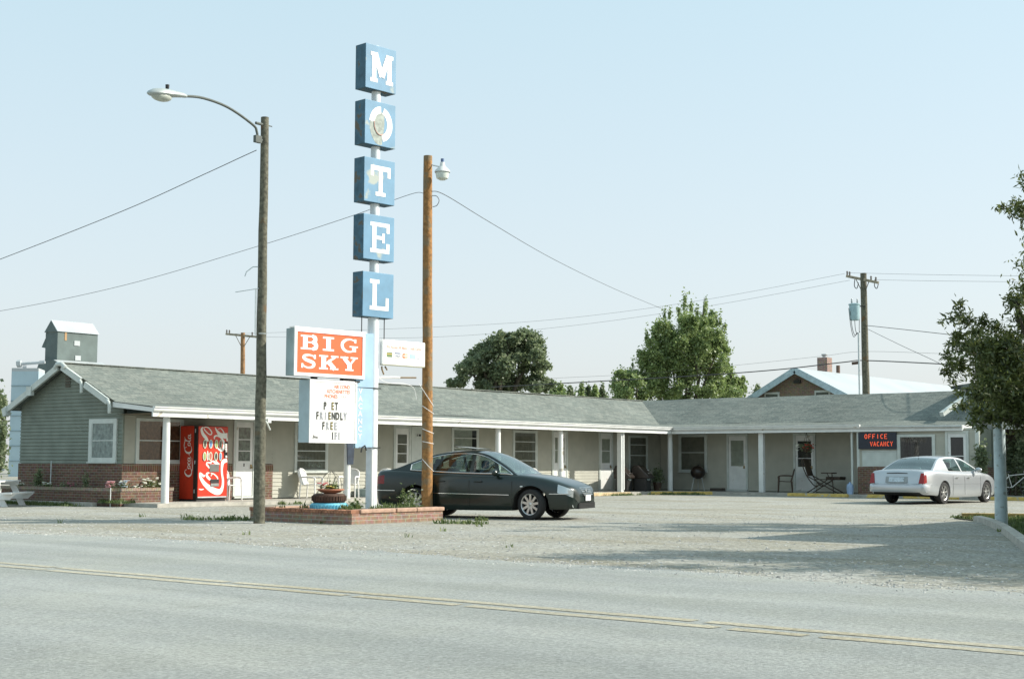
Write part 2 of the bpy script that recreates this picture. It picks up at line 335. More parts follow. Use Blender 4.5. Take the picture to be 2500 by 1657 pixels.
def thing(name, label, cat, loc=(0, 0, 0), rz=0.0, group=None, world=False, rx=0.0):
    o = bpy.data.objects.new(name, None); COL.objects.link(o); o.location = loc; o.rotation_euler = (rx, 0, rz); o.empty_display_size = 0.2
    o['label'] = label; o['category'] = cat
    if group: o['group'] = group
    if world: o['_w'] = 1
    return o
def dup(src, loc, rz=None, label=None):
    def cp(o, par):
        c = o.copy(); COL.objects.link(c)
        if par: c.parent = par
        for ch in list(o.children): cp(ch, c)
        return c
    r = cp(src, None); r.location = loc
    if rz is not None: r.rotation_euler = (0, 0, rz)
    if label: r['label'] = label
    return r

# ---- lettering
_tc = {}
def text_into(mb, body, o, ex, ey, h, bold=0.0, align='CENTER', xs=1.0, depth=0.003, mi=0, spacing=1.0):
    key = (body, bold, align, spacing)
    if key not in _tc:
        cu = bpy.data.curves.new('txt', 'FONT'); cu.body = body; cu.size = 1.0; cu.align_x = align; cu.offset = bold; cu.resolution_u = 3; cu.space_character = spacing
        ob = bpy.data.objects.new('txt', cu); COL.objects.link(ob); dg = bpy.context.evaluated_depsgraph_get(); ev = ob.evaluated_get(dg); me = ev.to_mesh()
        _tc[key] = ([tuple(v.co) for v in me.vertices], [tuple(p.vertices) for p in me.polygons]); ev.to_mesh_clear(); bpy.data.objects.remove(ob); bpy.data.curves.remove(cu)
    V, F = _tc[key]; o = Vector(o); ex = Vector(ex); ey = Vector(ey); nz = ex.cross(ey).normalized() * depth; k = h / 0.70
    mb.add([o + ex * (v[0] * k * xs) + ey * (v[1] * k) + nz for v in V], F, mi)
def ribbon(mb, pts, w, o, ex, ey, lift, mi=0):
    """a painted stroke: pts in (u,v), widths w (number or list), laid on the plane o + u*ex + v*ey"""
    o = Vector(o); ex = Vector(ex); ey = Vector(ey); n = ex.cross(ey).normalized() * lift; P = [Vector((p[0], p[1])) for p in pts]
    ws = w if isinstance(w, (list, tuple)) else [w] * len(P); V = []
    for i, p in enumerate(P):
        d = P[min(i + 1, len(P) - 1)] - P[max(i - 1, 0)]
        d = d.normalized() if d.length > 0 else Vector((1, 0)); q = Vector((-d.y, d.x)) * ws[i] / 2
        for e in (p + q, p - q): V.append(o + ex * e.x + ey * e.y + n)
    mb.add(V, [(2 * i, 2 * i + 1, 2 * i + 3, 2 * i + 2) for i in range(len(P) - 1)], mi)
def smooth(pts, k=6):
    """Catmull-Rom through points of any dimension"""
    out = []; n = len(pts)
    for i in range(n - 1):
        p0 = pts[max(i - 1, 0)]; p1 = pts[i]; p2 = pts[i + 1]; p3 = pts[min(i + 2, n - 1)]
        for j in range(k):
            t = j / k
            out.append(tuple(0.5 * (2 * b + (c - a) * t + (2 * a - 5 * b + 4 * c - d) * t * t + (-a + 3 * b - 3 * c + d) * t ** 3) for a, b, c, d in zip(p0, p1, p2, p3)))
    out.append(tuple(pts[-1])); return out
def arcp(cx, cy, rx, ry, a0, a1, n=18): return [(cx + rx * math.cos(R(a0 + (a1 - a0) * i / n)), cy + ry * math.sin(R(a0 + (a1 - a0) * i / n))) for i in range(n + 1)]
def rc(x0, y0, x1, y1): return ([((x0 + x1) / 2, y0), ((x0 + x1) / 2, y1)], x1 - x0)
SLAB = {
 'M': [rc(0, 0, .32, .13), rc(.68, 0, 1, .13), rc(.07, .1, .25, .9), rc(.75, .1, .93, .9), rc(0, .87, .3, 1), rc(.7, .87, 1, 1), ([(.20, .98), (.5, .22)], .21), ([(.80, .98), (.5, .22)], .21)],
 'O': [(arcp(.5, .5, .40, .42, 0, 360, 40), .19)],
 'T': [rc(0, .84, 1, 1), rc(0, .64, .15, .86), rc(.85, .64, 1, .86), rc(.4, .1, .6, .86), rc(.25, 0, .75, .13)],
 'E': [rc(0, .87, 1, 1), rc(0, 0, 1, .13), rc(.1, .1, .31, .9), rc(.84, .68, 1, .9), rc(.84, .1, 1, .33), rc(.3, .44, .66, .56), rc(.62, .34, .74, .66)],
 'L': [rc(0, .87, .5, 1), rc(0, 0, 1, .13), rc(.14, .1, .36, .9), rc(.84, .1, 1, .42)],
 'I': [rc(0, .86, 1, 1), rc(0, 0, 1, .14), rc(.29, .1, .71, .9)],
 'B': [rc(0, .88, .6, 1), rc(0, 0, .62, .12), rc(.12, .1, .38, .9), rc(.3, .46, .62, .57), (arcp(.60, .735, .20, .21, -90, 90, 14), [.11] + [.2] * 3 + [.27] * 7 + [.2] * 3 + [.12]), (arcp(.62, .28, .22, .22, -90, 90, 14), [.12] + [.2] * 3 + [.29] * 7 + [.2] * 3 + [.12])],
 'G': [(smooth([(.88, .70, .10), (.80, .86, .10), (.60, .945, .12), (.38, .90, .18), (.20, .70, .26), (.165, .48, .28), (.22, .26, .25), (.38, .09, .18), (.60, .055, .12), (.76, .16, .13), (.80, .35, .2)], 4), None), rc(.55, .37, 1, .48), rc(.68, .06, .90, .42), rc(.80, .70, .91, .98)],
 'S': [(smooth([(.84, .72, .07), (.76, .87, .11), (.52, .94, .14), (.27, .88, .2), (.19, .75, .25), (.32, .61, .24), (.60, .50, .25), (.80, .38, .25), (.80, .22, .25), (.66, .09, .17), (.45, .055, .13), (.24, .14, .11), (.13, .32, .07)], 4), None), rc(.80, .68, .92, .98), rc(.06, .02, .17, .34)],
 'K': [rc(0, .88, .46, 1), rc(0, 0, .46, .12), rc(.11, .1, .36, .9), rc(.60, .88, 1, 1), rc(.56, 0, 1, .12), ([(.84, .92), (.34, .42)], .12), ([(.44, .60), (.80, .06)], .26)],
 'Y': [rc(0, .88, .46, 1), rc(.58, .88, 1, 1), rc(.28, 0, .76, .12), rc(.39, .1, .65, .5), ([(.19, .93), (.52, .42)], .25), ([(.84, .93), (.54, .42)], .13)],
}
def slab(mb, ch, o, ex, ey, w, h, mi=0, lift=0.002):
    for i, (pts, ww) in enumerate(SLAB[ch]):
        if ww is None: ww = [p[2] * h for p in pts]; P = [(p[0] * w, p[1] * h) for p in pts]
        else:
            P = [(p[0] * w, p[1] * h) for p in pts]; s_ = w if (len(pts) == 2 and pts[0][0] == pts[1][0]) else (w + h) / 2
            ww = [a * s_ for a in ww] if isinstance(ww, list) else ww * s_
        ribbon(mb, P, ww, o, ex, ey, lift + i * 0.0006, mi)

# ---- foliage
def leaves(name, blobs, n, size, m, parent, seed=1, shape='quad', shell=0.45, droop=0.0, label=None):
    """leaf-sized faces spread through a set of clumps (cx,cy,cz,rx,ry,rz)"""
    g = np.random.default_rng(seed); B = np.array(blobs, float); w = B[:, 3] * B[:, 4] * B[:, 5]; w = w ** 0.8; w /= w.sum()
    idx = g.choice(len(B), n, p=w); b = B[idx]
    d = g.normal(size=(n, 3)); d /= np.linalg.norm(d, axis=1)[:, None]
    r = np.where(g.random(n) < shell, g.random(n) ** 0.5, np.minimum(np.abs(g.normal(size=n)) * 0.75, 1.75)); c = b[:, :3] + d * b[:, 3:] * r[:, None]
    a = g.normal(size=(n, 3)); a[:, 2] -= droop; a /= np.linalg.norm(a, axis=1)[:, None]
    q = np.cross(a, g.normal(size=(n, 3))); q /= np.linalg.norm(q, axis=1)[:, None]
    s = size * (0.6 + 0.8 * g.random(n))[:, None]
    if shape == 'quad': V = np.stack([c - a * s * .5, c + q * s * .35, c + a * s * .5, c - q * s * .35], 1)
    else: V = np.stack([c, c + a * s * .4 + q * s * .16, c + a * s, c + a * s * .4 - q * s * .16], 1)
    V = V.reshape(-1, 3); me = bpy.data.meshes.new(name)
    if parent is not None: V = V - np.array(parent.location)
    me.vertices.add(4 * n); me.vertices.foreach_set('co', V.ravel()); me.loops.add(4 * n); me.loops.foreach_set('vertex_index', np.arange(4 * n, dtype=np.int32))
    me.polygons.add(n); me.polygons.foreach_set('loop_start', np.arange(0, 4 * n, 4, dtype=np.int32)); me.update(); me.materials.append(m); me.validate()
    o = bpy.data.objects.new(name, me); COL.objects.link(o)
    if parent is not None: o.parent = parent
    if label: o['label'] = label
    return o

# ================================================================== the setting
def sheet(name, pts, z, m, kind='structure'):
    mb = MB(); mb.poly([(x, y, z) for x, y in pts]); return mb.build(name, m, kind=kind, origin=(pts[0][0], pts[0][1], 0))
g = MB(); g.poly([(-2500, -600, 0), (2500, -600, 0), (2500, 2500, 0), (-2500, 2500, 0)])
g.build('ground', gravel, kind='structure', origin=(0, 0, 0))
rg = random.Random(3)
edge = [(x, 13.75 + 0.12 * rg.uniform(-1, 1) + 0.25 * math.sin(x * 0.31) + 0.16 * math.sin(x * 1.3)) for x in [(-120 + 0.35 * i) for i in range(560)]]
r_ = MB(); far = [(-400, 13.8)] + edge + [(400, 13.8)]
V = []; F = []
for i, (x, y) in enumerate(far): V += [(x, -3.0, 0.004), (x, y, 0.004)]
for i in range(len(far) - 1): F.append((2 * i, 2 * i + 2, 2 * i + 3, 2 * i + 1))
r_.add(V, F); r_.build('road', asphalt, kind='structure', origin=(0, 0, 0))
# worn double yellow line
for nm, yc, seed in (('road_marking', 9.46, 1), ('road_marking', 9.19, 2)):
    rr = random.Random(seed); V = []; F = []; xs = [(-90 + 0.12 * i) for i in range(1100)]
    for x in xs:
        wob = 0.012 * math.sin(x * 0.7 + seed) + 0.008 * math.sin(x * 2.9)
        V += [(x, yc - 0.072 + wob + rr.uniform(-.008, .008), 0.008), (x, yc + 0.072 + wob + rr.uniform(-.008, .008), 0.008)]
    F = [(2 * i, 2 * i + 2, 2 * i + 3, 2 * i + 1) for i in range(len(xs) - 1)]
    F = [f for k, f in enumerate(F) if rr.random() > .03]
    if seed == 1: F = [f for k, f in enumerate(F) if math.sin(k * 0.023) + 0.6 * math.sin(k * 0.071) > -1.35 or k > 690]
    m_ = MB().add(V, F); m_.build(nm, yellow_line, kind='structure', origin=(0, yc, 0))

# ================================================================== motel
XW, YW, YG, YO = -32.3, 50.4, 23.6, 48.85
XC, YC = -30.9, 48.95
motel = thing('motel_building', 'long L-shaped single-storey motel with grey shingle roof and white porch columns', 'motel', (-32.3, 36, 0), world=True)
def pt(side, a, o, z):
    return {'L': (XW + o, a, z), 'R': (a, YW - o, z), 'G': (a, YG - o, z), 'H': (a, YG - .014 - o, z), 'O': (a, YO - o, z), 'B': (a, 51.9 - o, z)}[side]
def wb(mb, side, a0, a1, o0, o1, z0, z1, mi=0): return mb.box(pt(side, a0, o0, z0), pt(side, a1, o1, z1), mi)
def siding(mb, side, a0, a1, z0, z1, ex=0.105, clip=None, mi=0):
    z = z0
    while z < z1 - 1e-6:
        zt = min(z + ex, z1); A0, A1, B0, B1 = a0, a1, a0, a1
        if clip: (A0, A1), (B0, B1) = clip(z), clip(zt)
        lap = .032 if side == 'G' else .022
        mb.add([pt(side, A0, lap, z), pt(side, A1, lap, z), pt(side, B1, .002, zt), pt(side, B0, .002, zt), pt(side, A0, -.02, z), pt(side, A1, -.02, z)],
               [(0, 1, 2, 3), (4, 5, 1, 0)] if side != 'L' else [(0, 1, 2, 3), (4, 5, 1, 0)], mi)
        z += ex

# roof planes -------------------------------------------------------
XR, YR, ZR = -34.87, 52.9, 3.96       # ridges
XB, YB, ZB = -32.3, 50.35, 2.80       # where the porch roof breaks to a flatter pitch
XE, YE, ZE = -30.58, 48.63, 2.63      # eaves
YS = 23.32                             # gable end of the roof
XS = -18.75                            # right end of the porch roof
rl = MB(); rr_ = MB()
def grid(mb, A, B, C, D, nu=40, nv=4, sag=0.025, seed=1):
    """a slightly uneven sheet between four corners"""
    A, B, C, D = map(Vector, (A, B, C, D)); rnd = random.Random(seed); ph = rnd.uniform(0, 6); V = []
    for i in range(nu + 1):
        for j in range(nv + 1):
            u, v = i / nu, j / nv; p = (A * (1 - u) + B * u) * (1 - v) + (D * (1 - u) + C * u) * v
            e = math.sin(math.pi * u) ** 0.5 if 0 < u < 1 else 0
            V.append(p + Vector((0, 0, sag * e * (math.sin(u * 17 + ph) * .5 + math.sin(u * 41 + ph * 2) * .3))))
    mb.add(V, [(i * (nv + 1) + j, (i + 1) * (nv + 1) + j, (i + 1) * (nv + 1) + j + 1, i * (nv + 1) + j + 1) for i in range(nu) for j in range(nv)])
grid(rl, (XR, YS, ZR), (XR, YR, ZR), (XB, YB, ZB), (XB, YS, ZB), seed=2)
grid(rl, (XB, YS, ZB), (XB, YB, ZB), (XE, YE, ZE), (XE, YS, ZE), nv=2, sag=0.0, seed=2)
rl.poly([(XR, YS, ZR), (-37.45, YS, 2.66), (-37.45, 55.4, 2.66), (XR, YR, ZR)])
rl.box((XR - .12, YS, ZR - .015), (XR + .12, YR, ZR + .012))
grid(rr_, (XR, YR, ZR), (-20.1, YR, ZR + .02), (-20.1, YB, ZB), (XB, YB, ZB), seed=5)
rr_.poly([(-20.1, YR, ZR + .02), (-8, YR, ZR + .02), (-8, YB, ZB), (-20.1, YB, ZB)])
rr_.poly([(XB, YB, ZB), (XS, YB, ZB), (XS, YE, ZE - .12), (XE, YE, ZE)])
rr_.poly([(XR, YR, ZR), (-37.45, 55.4, 2.66), (-8, 55.4, 2.66), (-8, YR, ZR + .02)])
roof = rl.build('roof', shingle_x, motel, sharp=30)
rr_.build('roof', shingle_y, motel, sharp=30)
# soffit, fascia, gutters
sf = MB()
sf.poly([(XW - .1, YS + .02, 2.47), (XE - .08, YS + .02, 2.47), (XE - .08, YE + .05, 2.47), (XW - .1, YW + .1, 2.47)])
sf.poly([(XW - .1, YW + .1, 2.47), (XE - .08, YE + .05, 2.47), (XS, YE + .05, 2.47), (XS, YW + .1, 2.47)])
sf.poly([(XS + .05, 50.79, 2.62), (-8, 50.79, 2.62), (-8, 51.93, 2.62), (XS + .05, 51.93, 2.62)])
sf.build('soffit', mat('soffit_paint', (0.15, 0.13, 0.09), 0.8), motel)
fa = MB()
fa.box((XE - .13, YS, 2.375), (XE - .075, YE + .1, 2.60))
fa.box((XE - .075, YE + .075, 2.375), (XS, YE + .13, 2.60 - .03))
fa.prism([(XB - .15, YS + .02, 2.66), (XE - .13, YS + .02, 2.50), (XE - .13, YS + .02, 2.615), (XB - .15, YS + .02, 2.80)], (0, .04, 0))   # short edge over the porch end
fa.prism([(XS - .05, YE + .13, 2.40), (XS - .05, 50.9, 2.46), (XS - .05, 50.9, 2.76), (XS - .05, YE + .13, 2.56)], (.06, 0, 0))            # rake at the office end
fa.box((XS + .02, 50.75, 2.46), (-8, 50.80, 2.72))
fa.build('fascia', white, motel)
def gutter(mb, p, q, out):
    p, q, o = Vector(p), Vector(q), Vector(out); up = Vector((0, 0, 1)); d = (q - p)
    prof = [(0, 0), (.055, 0), (.075, .035), (.078, .075), (.105, .095), (.108, .125), (0, .125)]
    mb.prism([p + o * a + up * b for a, b in prof], d)
gu = MB(); gutter(gu, (XE - .074, YS - .02, 2.515), (XE - .074, YE + .02, 2.515), (1, 0, 0)); gu.build('gutter', white, motel)
gu = MB(); gutter(gu, (XE + .04, YE + .074, 2.515), (-22.55, YE + .074, 2.515), (0, -1, 0)); gu.build('gutter', white, motel)
# gable rakes with their turned-down ends
rk = MB()
def rake(x0, z0, x1, z1): rk.beam((x0, YS - .03, z0), (x1, YS - .03, z1), .07, .17, up=(0, 1, 0) if False else (0, 0, 1))
sl = (ZR - ZB) / (XB - XR)
def zr(x): return ZR - abs(x - XR) * sl - .09
rake(XR + .10, zr(XR + .1), -33.86, zr(-33.86)); rake(-33.66, zr(-33.66) - .02, XB - .28, zr(XB - .28) - .03)
rake(XR - .10, zr(XR - .1), -36.2, zr(-36.2)); rake(-36.3, zr(-36.3) - .03, -37.5, zr(-37.5) - .02)
for x in (-33.84, XB - .24):
    rk.tube(smooth([(x - .06, YS - .05, zr(x) + .02), (x + .04, YS - .06, zr(x) - .05), (x + .07, YS - .06, zr(x) - .17), (x + .07, YS - .06, zr(x) - .33)], 4), [.05] * 12 + [.045], 10)
rk.tube([(XR - .2, YS - .05, zr(XR) - .06), (XR - .1, YS - .05, zr(XR) + .05), (XR + .12, YS - .05, zr(XR) + .04), (XR + .3, YS - .05, zr(XR) - .07)], .065, 10)
rk.box((-36.42, YS - .09, zr(-36.3) - .16), (-36.18, YS + .02, zr(-36.3) + .1))
rk.prism([(-37.62, YS - .12, zr(-37.5) + .02), (-37.42, YS - .12, zr(-37.5) + .1), (-37.36, YS - .12, zr(-37.5) - .16), (-37.52, YS - .12, zr(-37.5) - .2)], (0, .16, 0))
rk.build('rake_board', trim, motel)
# walls
wl = MB()
def gclip(z):
    if z <= 2.62: return (-37.18, -32.28)
    t = (ZR - .10 - z) / sl; return (max(-37.18, XR - t), min(-32.28, XR + max(t, .02)))
siding(wl, 'G', -37.18, -32.28, 1.14, ZR - .12, 0.1, gclip)
wl.box((-37.18, 23.63, 0), (-32.36, 23.75, 2.6))
siding(wl, 'L', 23.6, 28.95, 1.14, 2.47, 0.1, mi=1)
vt = MB()
for k in range(5): vt.box((XR - .11, YG - .05, 3.28 + .07 * k), (XR + .11, YG - .012, 3.315 + .07 * k))
vt.build('gable_vent', mat('vent_brown', (.10, .08, .06), .8), motel)
siding(wl, 'L', 28.95, 50.38, .13, 2.47, 0.117, mi=1)
siding(wl, 'R', -32.28, -22.7, .13, 2.47, 0.117, mi=1)
siding(wl, 'O', -22.7, -18.3, 1.1, 2.47, 0.1, mi=1)
siding(wl, 'B', -18.3, -8, .1, 2.6, 0.117, mi=2)
wl.box((-37.2, 23.8, 0), (XW - .03, 55.3, 2.44)); wl.box((-32.3, YW + .03, 0), (-18.32, 55.2, 2.45)); wl.box((-18.31, 51.95, 0), (-8, 55.2, 2.6)); wl.box((-18.33, 50.4, .1), (-18.30, 51.95, 2.6)); wl.box((-22.7, YO + .03, 0), (-18.3, 50.3, 2.46))
wl.build('wall', [gable_siding, porch_siding, mat('recess_shade_siding', (.13, .105, .075), .85, var=.2)], motel)  # third colour: deep shade of the recess right of the office, painted into its siding
bk = MB()
wb(bk, 'G', -37.2, -32.25, 0, .045, 0, 1.13); wb(bk, 'L', 23.56, 27.40, -.05, .045, .1, .94)
wb(bk, 'L', 23.56, 27.40, -.05, .06, .94, 1.13, 1)
bk.build('brick_base', [brick, brick_cap], motel)
bk = MB(); wb(bk, 'L', 28.27, 28.95, -.05, .045, .1, .94); wb(bk, 'L', 28.27, 28.95, -.05, .06, .94, 1.13, 1); bk.build('brick_base', [brick, brick_cap], motel)
bk = MB(); wb(bk, 'O', -22.72, -18.28, 0, .05, 0, 1.1); bk.box((-22.75, YO, 0), (-22.7, 50.3, 1.1)); bk.box((-18.3, YO, 0), (-18.25, 50.3, 1.1)); bk.build('brick_base', brick, motel)
cb = MB(); cb.box((XW - .0, 23.565, 1.14), (XW + .028, 23.62, 2.6)); cb.build('corner_board', gable_siding, motel)
for a_, b_ in (((-22.76, YO - .03, 1.05), (-22.66, YO + .02, 2.47)), ((-18.34, YO - .04, .1), (-18.2, YO + .03, 2.47)), ((-23.0, YO - .02, .1), (-22.93, YO + .04, 2.47))):
    cb = MB(); cb.box(a_, b_); cb.build('corner_board', trim, motel)
# porch slab
sb = MB(); sb.box((XW, 23.35, -.02), (-30.42, 50.4, .10)); sb.box((-30.42, 48.42, -.02), (-8, 51.95, .098)); sb.build('porch_slab', concrete, kind='structure', origin=(-30.42, 23.3, 0))
kb = MB(); kb.box((-52, 22.72, -.02), (-32.35, 22.86, .11)); kb.build('kerb', concrete, kind='structure', origin=(-32.3, 22.8, 0))
# columns
for i, (x, y) in enumerate([(XC, 23.95), (XC, 27.2), (XC, 30.72), (XC, 34.3), (XC, 37.95), (XC, 41.55), (XC, 45.4), (XC, YC), (-26.75, YC)]):
    c = MB()
    if i in (6, 8): c.box((x - .10, y - .085, .10), (x + .10, y + .085, 2.375))
    else: c.lathe([(.105, .10), (.105, 1.2), (.095, 2.375)], (x, y, 0), n=20)
    if i == 6: c.box((x + .10, y + .02, .18), (x + .13, y + .10, 2.375))
    c.build('porch_column', white, motel, bevel=.01 if i in (6, 8) else 0)
cc = MB(); cc.box((XE - .14, 27.25, 2.30), (XE - .02, 27.38, 2.42)); cc.tube([(XE + .03, 26.9, 2.48), (XE + .05, 27.15, 2.30), (XE + .02, 27.3, 2.1)], .025, 8); cc.build('downspout', trim, motel)

def window(side, a0, a1, z0, z1, rails=(.5,), back=shade_dk, fw=.085, right_gap=0.0, sill=True):
    f = MB()
    wb(f, side, a0, a0 + fw, 0, .05, z0, z1); wb(f, side, a1 - fw, a1, 0, .05, z0, z1)
    wb(f, side, a0 + fw, a1 - fw, 0, .048, z1 - fw, z1); wb(f, side, a0 + fw, a1 - fw, 0, .048, z0, z0 + fw * .9)
    if sill: wb(f, side, a0 - .02, a1 + .02, .0, .085, z0 - .035, z0)
    ia, ib, iz, it = a0 + fw, a1 - fw, z0 + fw * .9, z1 - fw
    wb(f, side, ia, ia + .03, .01, .040, iz, it); wb(f, side, ib - .03, ib, .01, .040, iz, it)
    for q in rails:
        z = iz + (it - iz) * q; wb(f, side, ia + .03, ib - .03, .012, .036, z - .014, z + .014)
    fo = f.build('window', trim, motel)
    b = MB(); wb(b, side, ia, ib - right_gap, .004, .024, iz, it); 
    # folds in the curtain
    n = 9
    for k in range(n):
        x = ia + (ib - right_gap - ia) * (k + .5) / n; wb(b, side, x - .012, x + .012, .0235, .027, iz, it)
    b.build('curtain', back, fo)
    if right_gap:
        b = MB(); wb(b, side, ib - right_gap, ib, .004, .0245, iz, it); b.build('dark_gap', interior, fo)
    p = MB(); p.poly([pt(side, ia, .031, iz), pt(side, ib, .031, iz), pt(side, ib, .031, it), pt(side, ia, .031, it)]); p.build('window_pane', pane, fo)
def door(side, a0, a1, z0=.16, z1=2.33, glass=(1.18, 2.12), rails=(.33, .66), back=shade_dk, hook=True, lock=.9):
    f = MB(); wb(f, side, a0 - .09, a0, 0, .05, z0, z1 + .09); wb(f, side, a1, a1 + .09, 0, .05, z0, z1 + .09); wb(f, side, a0, a1, 0, .048, z1, z1 + .09); wb(f, side, a0 - .09, a1 + .09, 0, .12, z0 - .06, z0)
    fo = f.build('door_frame', trim, motel)
    d = MB(); ia, ib = a0 + .10, a1 - .10
    wb(d, side, a0 + .005, a1 - .005, .004, .030, z0 + .01, glass[0]); wb(d, side, a0 + .005, ia, .004, .030, glass[0], z1 - .005); wb(d, side, ib, a1 - .005, .004, .030, glass[0], z1 - .005); wb(d, side, ia, ib, .004, .030, glass[1], z1 - .005)
    for q in rails: z = glass[0] + (glass[1] - glass[0]) * q; wb(d, side, ia, ib, .012, .0295, z - .013, z + .013)
    do = d.build('door', white, motel)
    b = MB(); wb(b, side, ia, ib, .002, .0245, glass[0], glass[1]); b.build('door_curtain', back, do)
    p = MB(); p.poly([pt(side, ia, .0265, glass[0]), pt(side, ib, .0265, glass[0]), pt(side, ib, .0265, glass[1]), pt(side, ia, .0265, glass[1])]); p.build('door_pane', pane, do)
    h = MB(); wb(h, side, a0 + (a1 - a0) * lock - .03, a0 + (a1 - a0) * lock + .03, .03, .05, 1.0, 1.12); h.ell(pt(side, a0 + (a1 - a0) * lock, .075, 1.03), (.03, .03, .03), 8, 6); h.build('handle', mat('brass', (.35, .28, .16), .4, .7), do)
    return do
window('H', -33.78, -32.52, 1.18, 2.36, (.5,), curtain_w, .13)
window('L', 24.0, 25.6, 1.17, 2.38, (.5,), curtain_b, .08)
d1 = door('L', 27.52, 28.17, .2, 2.36, (1.22, 2.2), (.3, .64), curtain_g, lock=.9)
nb = MB(); wb(nb, 'L', 27.82, 27.86, .031, .035, 1.06, 1.15); nb.build('room_number', blackp, d1)
window('L', 29.83, 31.23, .90, 2.40, (.2, .42, .66), shade_dk, .08)
door('L', 34.3, 34.95); 
tr = MB(); wb(tr, 'L', 35.06, 35.72, 0, .05, .15, 2.40); wb(tr, 'L', 35.25, 35.55, .05, .06, 2.05, 2.16); tr.build('door_panel', trim, motel)
nb = MB(); wb(nb, 'L', 35.30, 35.34, .061, .065, 2.07, 2.14); wb(nb, 'L', 35.39, 35.50, .061, .065, 2.07, 2.14); nb.build('room_number', blackp, motel)
window('L', 37.12, 38.55, .88, 2.40, (.25, .55, .8), shade_lt, .08, .26)
window('L', 40.5, 41.95, .86, 2.38, (.25, .5, .76), shade_dk, .09)
door('L', 42.95, 43.75, .16, 2.36, (1.2, 2.15), (.5,), shade_lt)
door('L', 46.02, 46.78, .16, 2.36, (1.2, 2.15), (.5,), shade_lt)
window('L', 48.0, 49.4, .72, 2.32, (.5, .8), shade_dk, .09)
window('R', -31.38, -30.02, .86, 2.38, (.52,), shade_dk, .10)
door('R', -29.02, -28.24, .16, 2.30, (1.1, 2.12), (), shade_lt)
door('R', -26.05, -25.28, .16, 2.30, (1.08, 2.08), (.33,), interior)
window('O', -21.2, -19.78, .95, 2.26, (), interior, .09)
door('O', -19.32, -18.66, .1, 2.28, (.95, 2.15), (.45,), interior)
wp = MB(); wp.box((-20.95, YO - .024, 1.0), (-20.7, YO - .021, 2.17)); wp.build('office_curtain', curtain_w, motel)
pn = MB(); wb(pn, 'O', -22.55, -21.22, .018, .026, 1.12, 1.70); siding(pn, 'O', -22.55, -21.22, 1.12, 1.70, .075); 
pn = MB(); z = 1.12
while z < 1.69: pn.add([(-22.55, YO - .045, z), (-21.22, YO - .045, z), (-21.22, YO - .028, z + .072), (-22.55, YO - .028, z + .072), (-22.55, YO - .02, z), (-21.22, YO - .02, z)], [(0, 1, 2, 3), (4, 5, 1, 0)]); z += .073
pn.build('siding_panel', trim, motel)
# upper storey behind the tree, its white rake
up = MB(); up.box((-20.0, 52.0, 3.3), (-10.5, 56.4, 4.1)); 
z = 3.3
while z < 4.0: up.add([(-20.0, 51.98, z), (-10.5, 51.98, z), (-10.5, 51.995, z + .12), (-20.0, 51.995, z + .12)], [(0, 1, 2, 3)]); z += .12
up.build('upper_wall', gable_siding, motel)
ur = MB(); ur.prism([(-20.3, 51.7, 4.1), (-15.2, 51.7, 4.75), (-10.1, 51.7, 4.1), (-10.1, 51.7, 4.0), (-20.3, 51.7, 4.0)], (0, 5.2, 0)); ur.build('upper_roof', shingle_y, motel)
ub = MB(); ub.beam((-19.95, 49.9, 3.0), (-19.45, 51.95, 3.95), .16, .16); ub.box((-20.06, 51.93, 3.4), (-19.82, 51.99, 4.0)); ub.build('upper_trim', trim, motel)
bulb = MB(); bulb.ell((-17.0, 50.6, 2.36), (.035, .035, .045), 10, 8); bulb.build('porch_bulb', glowmat('bulb_glow', (1.0, .72, .35), 12), motel)

# ================================================================== OFFICE sign (lit)
ns = thing('neon_sign', 'lit orange neon office sign on a black board beside the office window', 'neon sign', (-21.9, YO - .03, 1.72), world=True)
nbd = MB(); wb(nbd, 'O', -22.66, -21.2, .03, .12, 1.74, 2.34); nbd.build('board', mat('sign_black', (.015, .02, .035), .5), ns, bevel=.008)
nl = MB()
def neon(txt, a0, a1, z0, z1):
    n = len(txt); w = (a1 - a0) / n
    S = {'O': [arcp(.5, .5, .36, .46, 0, 360, 14)], 'F': [[(.15, 0), (.15, 1), (.85, 1)], [(.15, .52), (.7, .52)]], 'I': [[(.5, 0), (.5, 1)]], 'C': [arcp(.55, .5, .38, .46, 50, 310, 12)],
         'E': [[(.85, 1), (.15, 1), (.15, 0), (.85, 0)], [(.15, .52), (.7, .52)]], 'V': [[(.08, 1), (.5, 0), (.92, 1)]], 'A': [[(.08, 0), (.5, 1), (.92, 0)], [(.25, .36), (.75, .36)]], 'N': [[(.12, 0), (.12, 1), (.88, 0), (.88, 1)]],
         'Y': [[(.08, 1), (.5, .5), (.92, 1)], [(.5, .5), (.5, 0)]]}
    for i, ch in enumerate(txt):
        for st in S[ch]:
            for off in (0,):
                nl.tube([(a0 + w * (i + .08 + u * .8), YO - .135, z0 + (z1 - z0) * v) for u, v in st], .0135, 6)
neon('OFFICE', -22.42, -21.50, 2.12, 2.28); nl.build('lettering', glowmat('neon_glow', (.85, .12, .05), .45), ns); nl = MB(); neon('VACANCY', -22.20, -21.30, 1.85, 2.01)
nl.build('lettering', MATS['neon_glow'], ns)

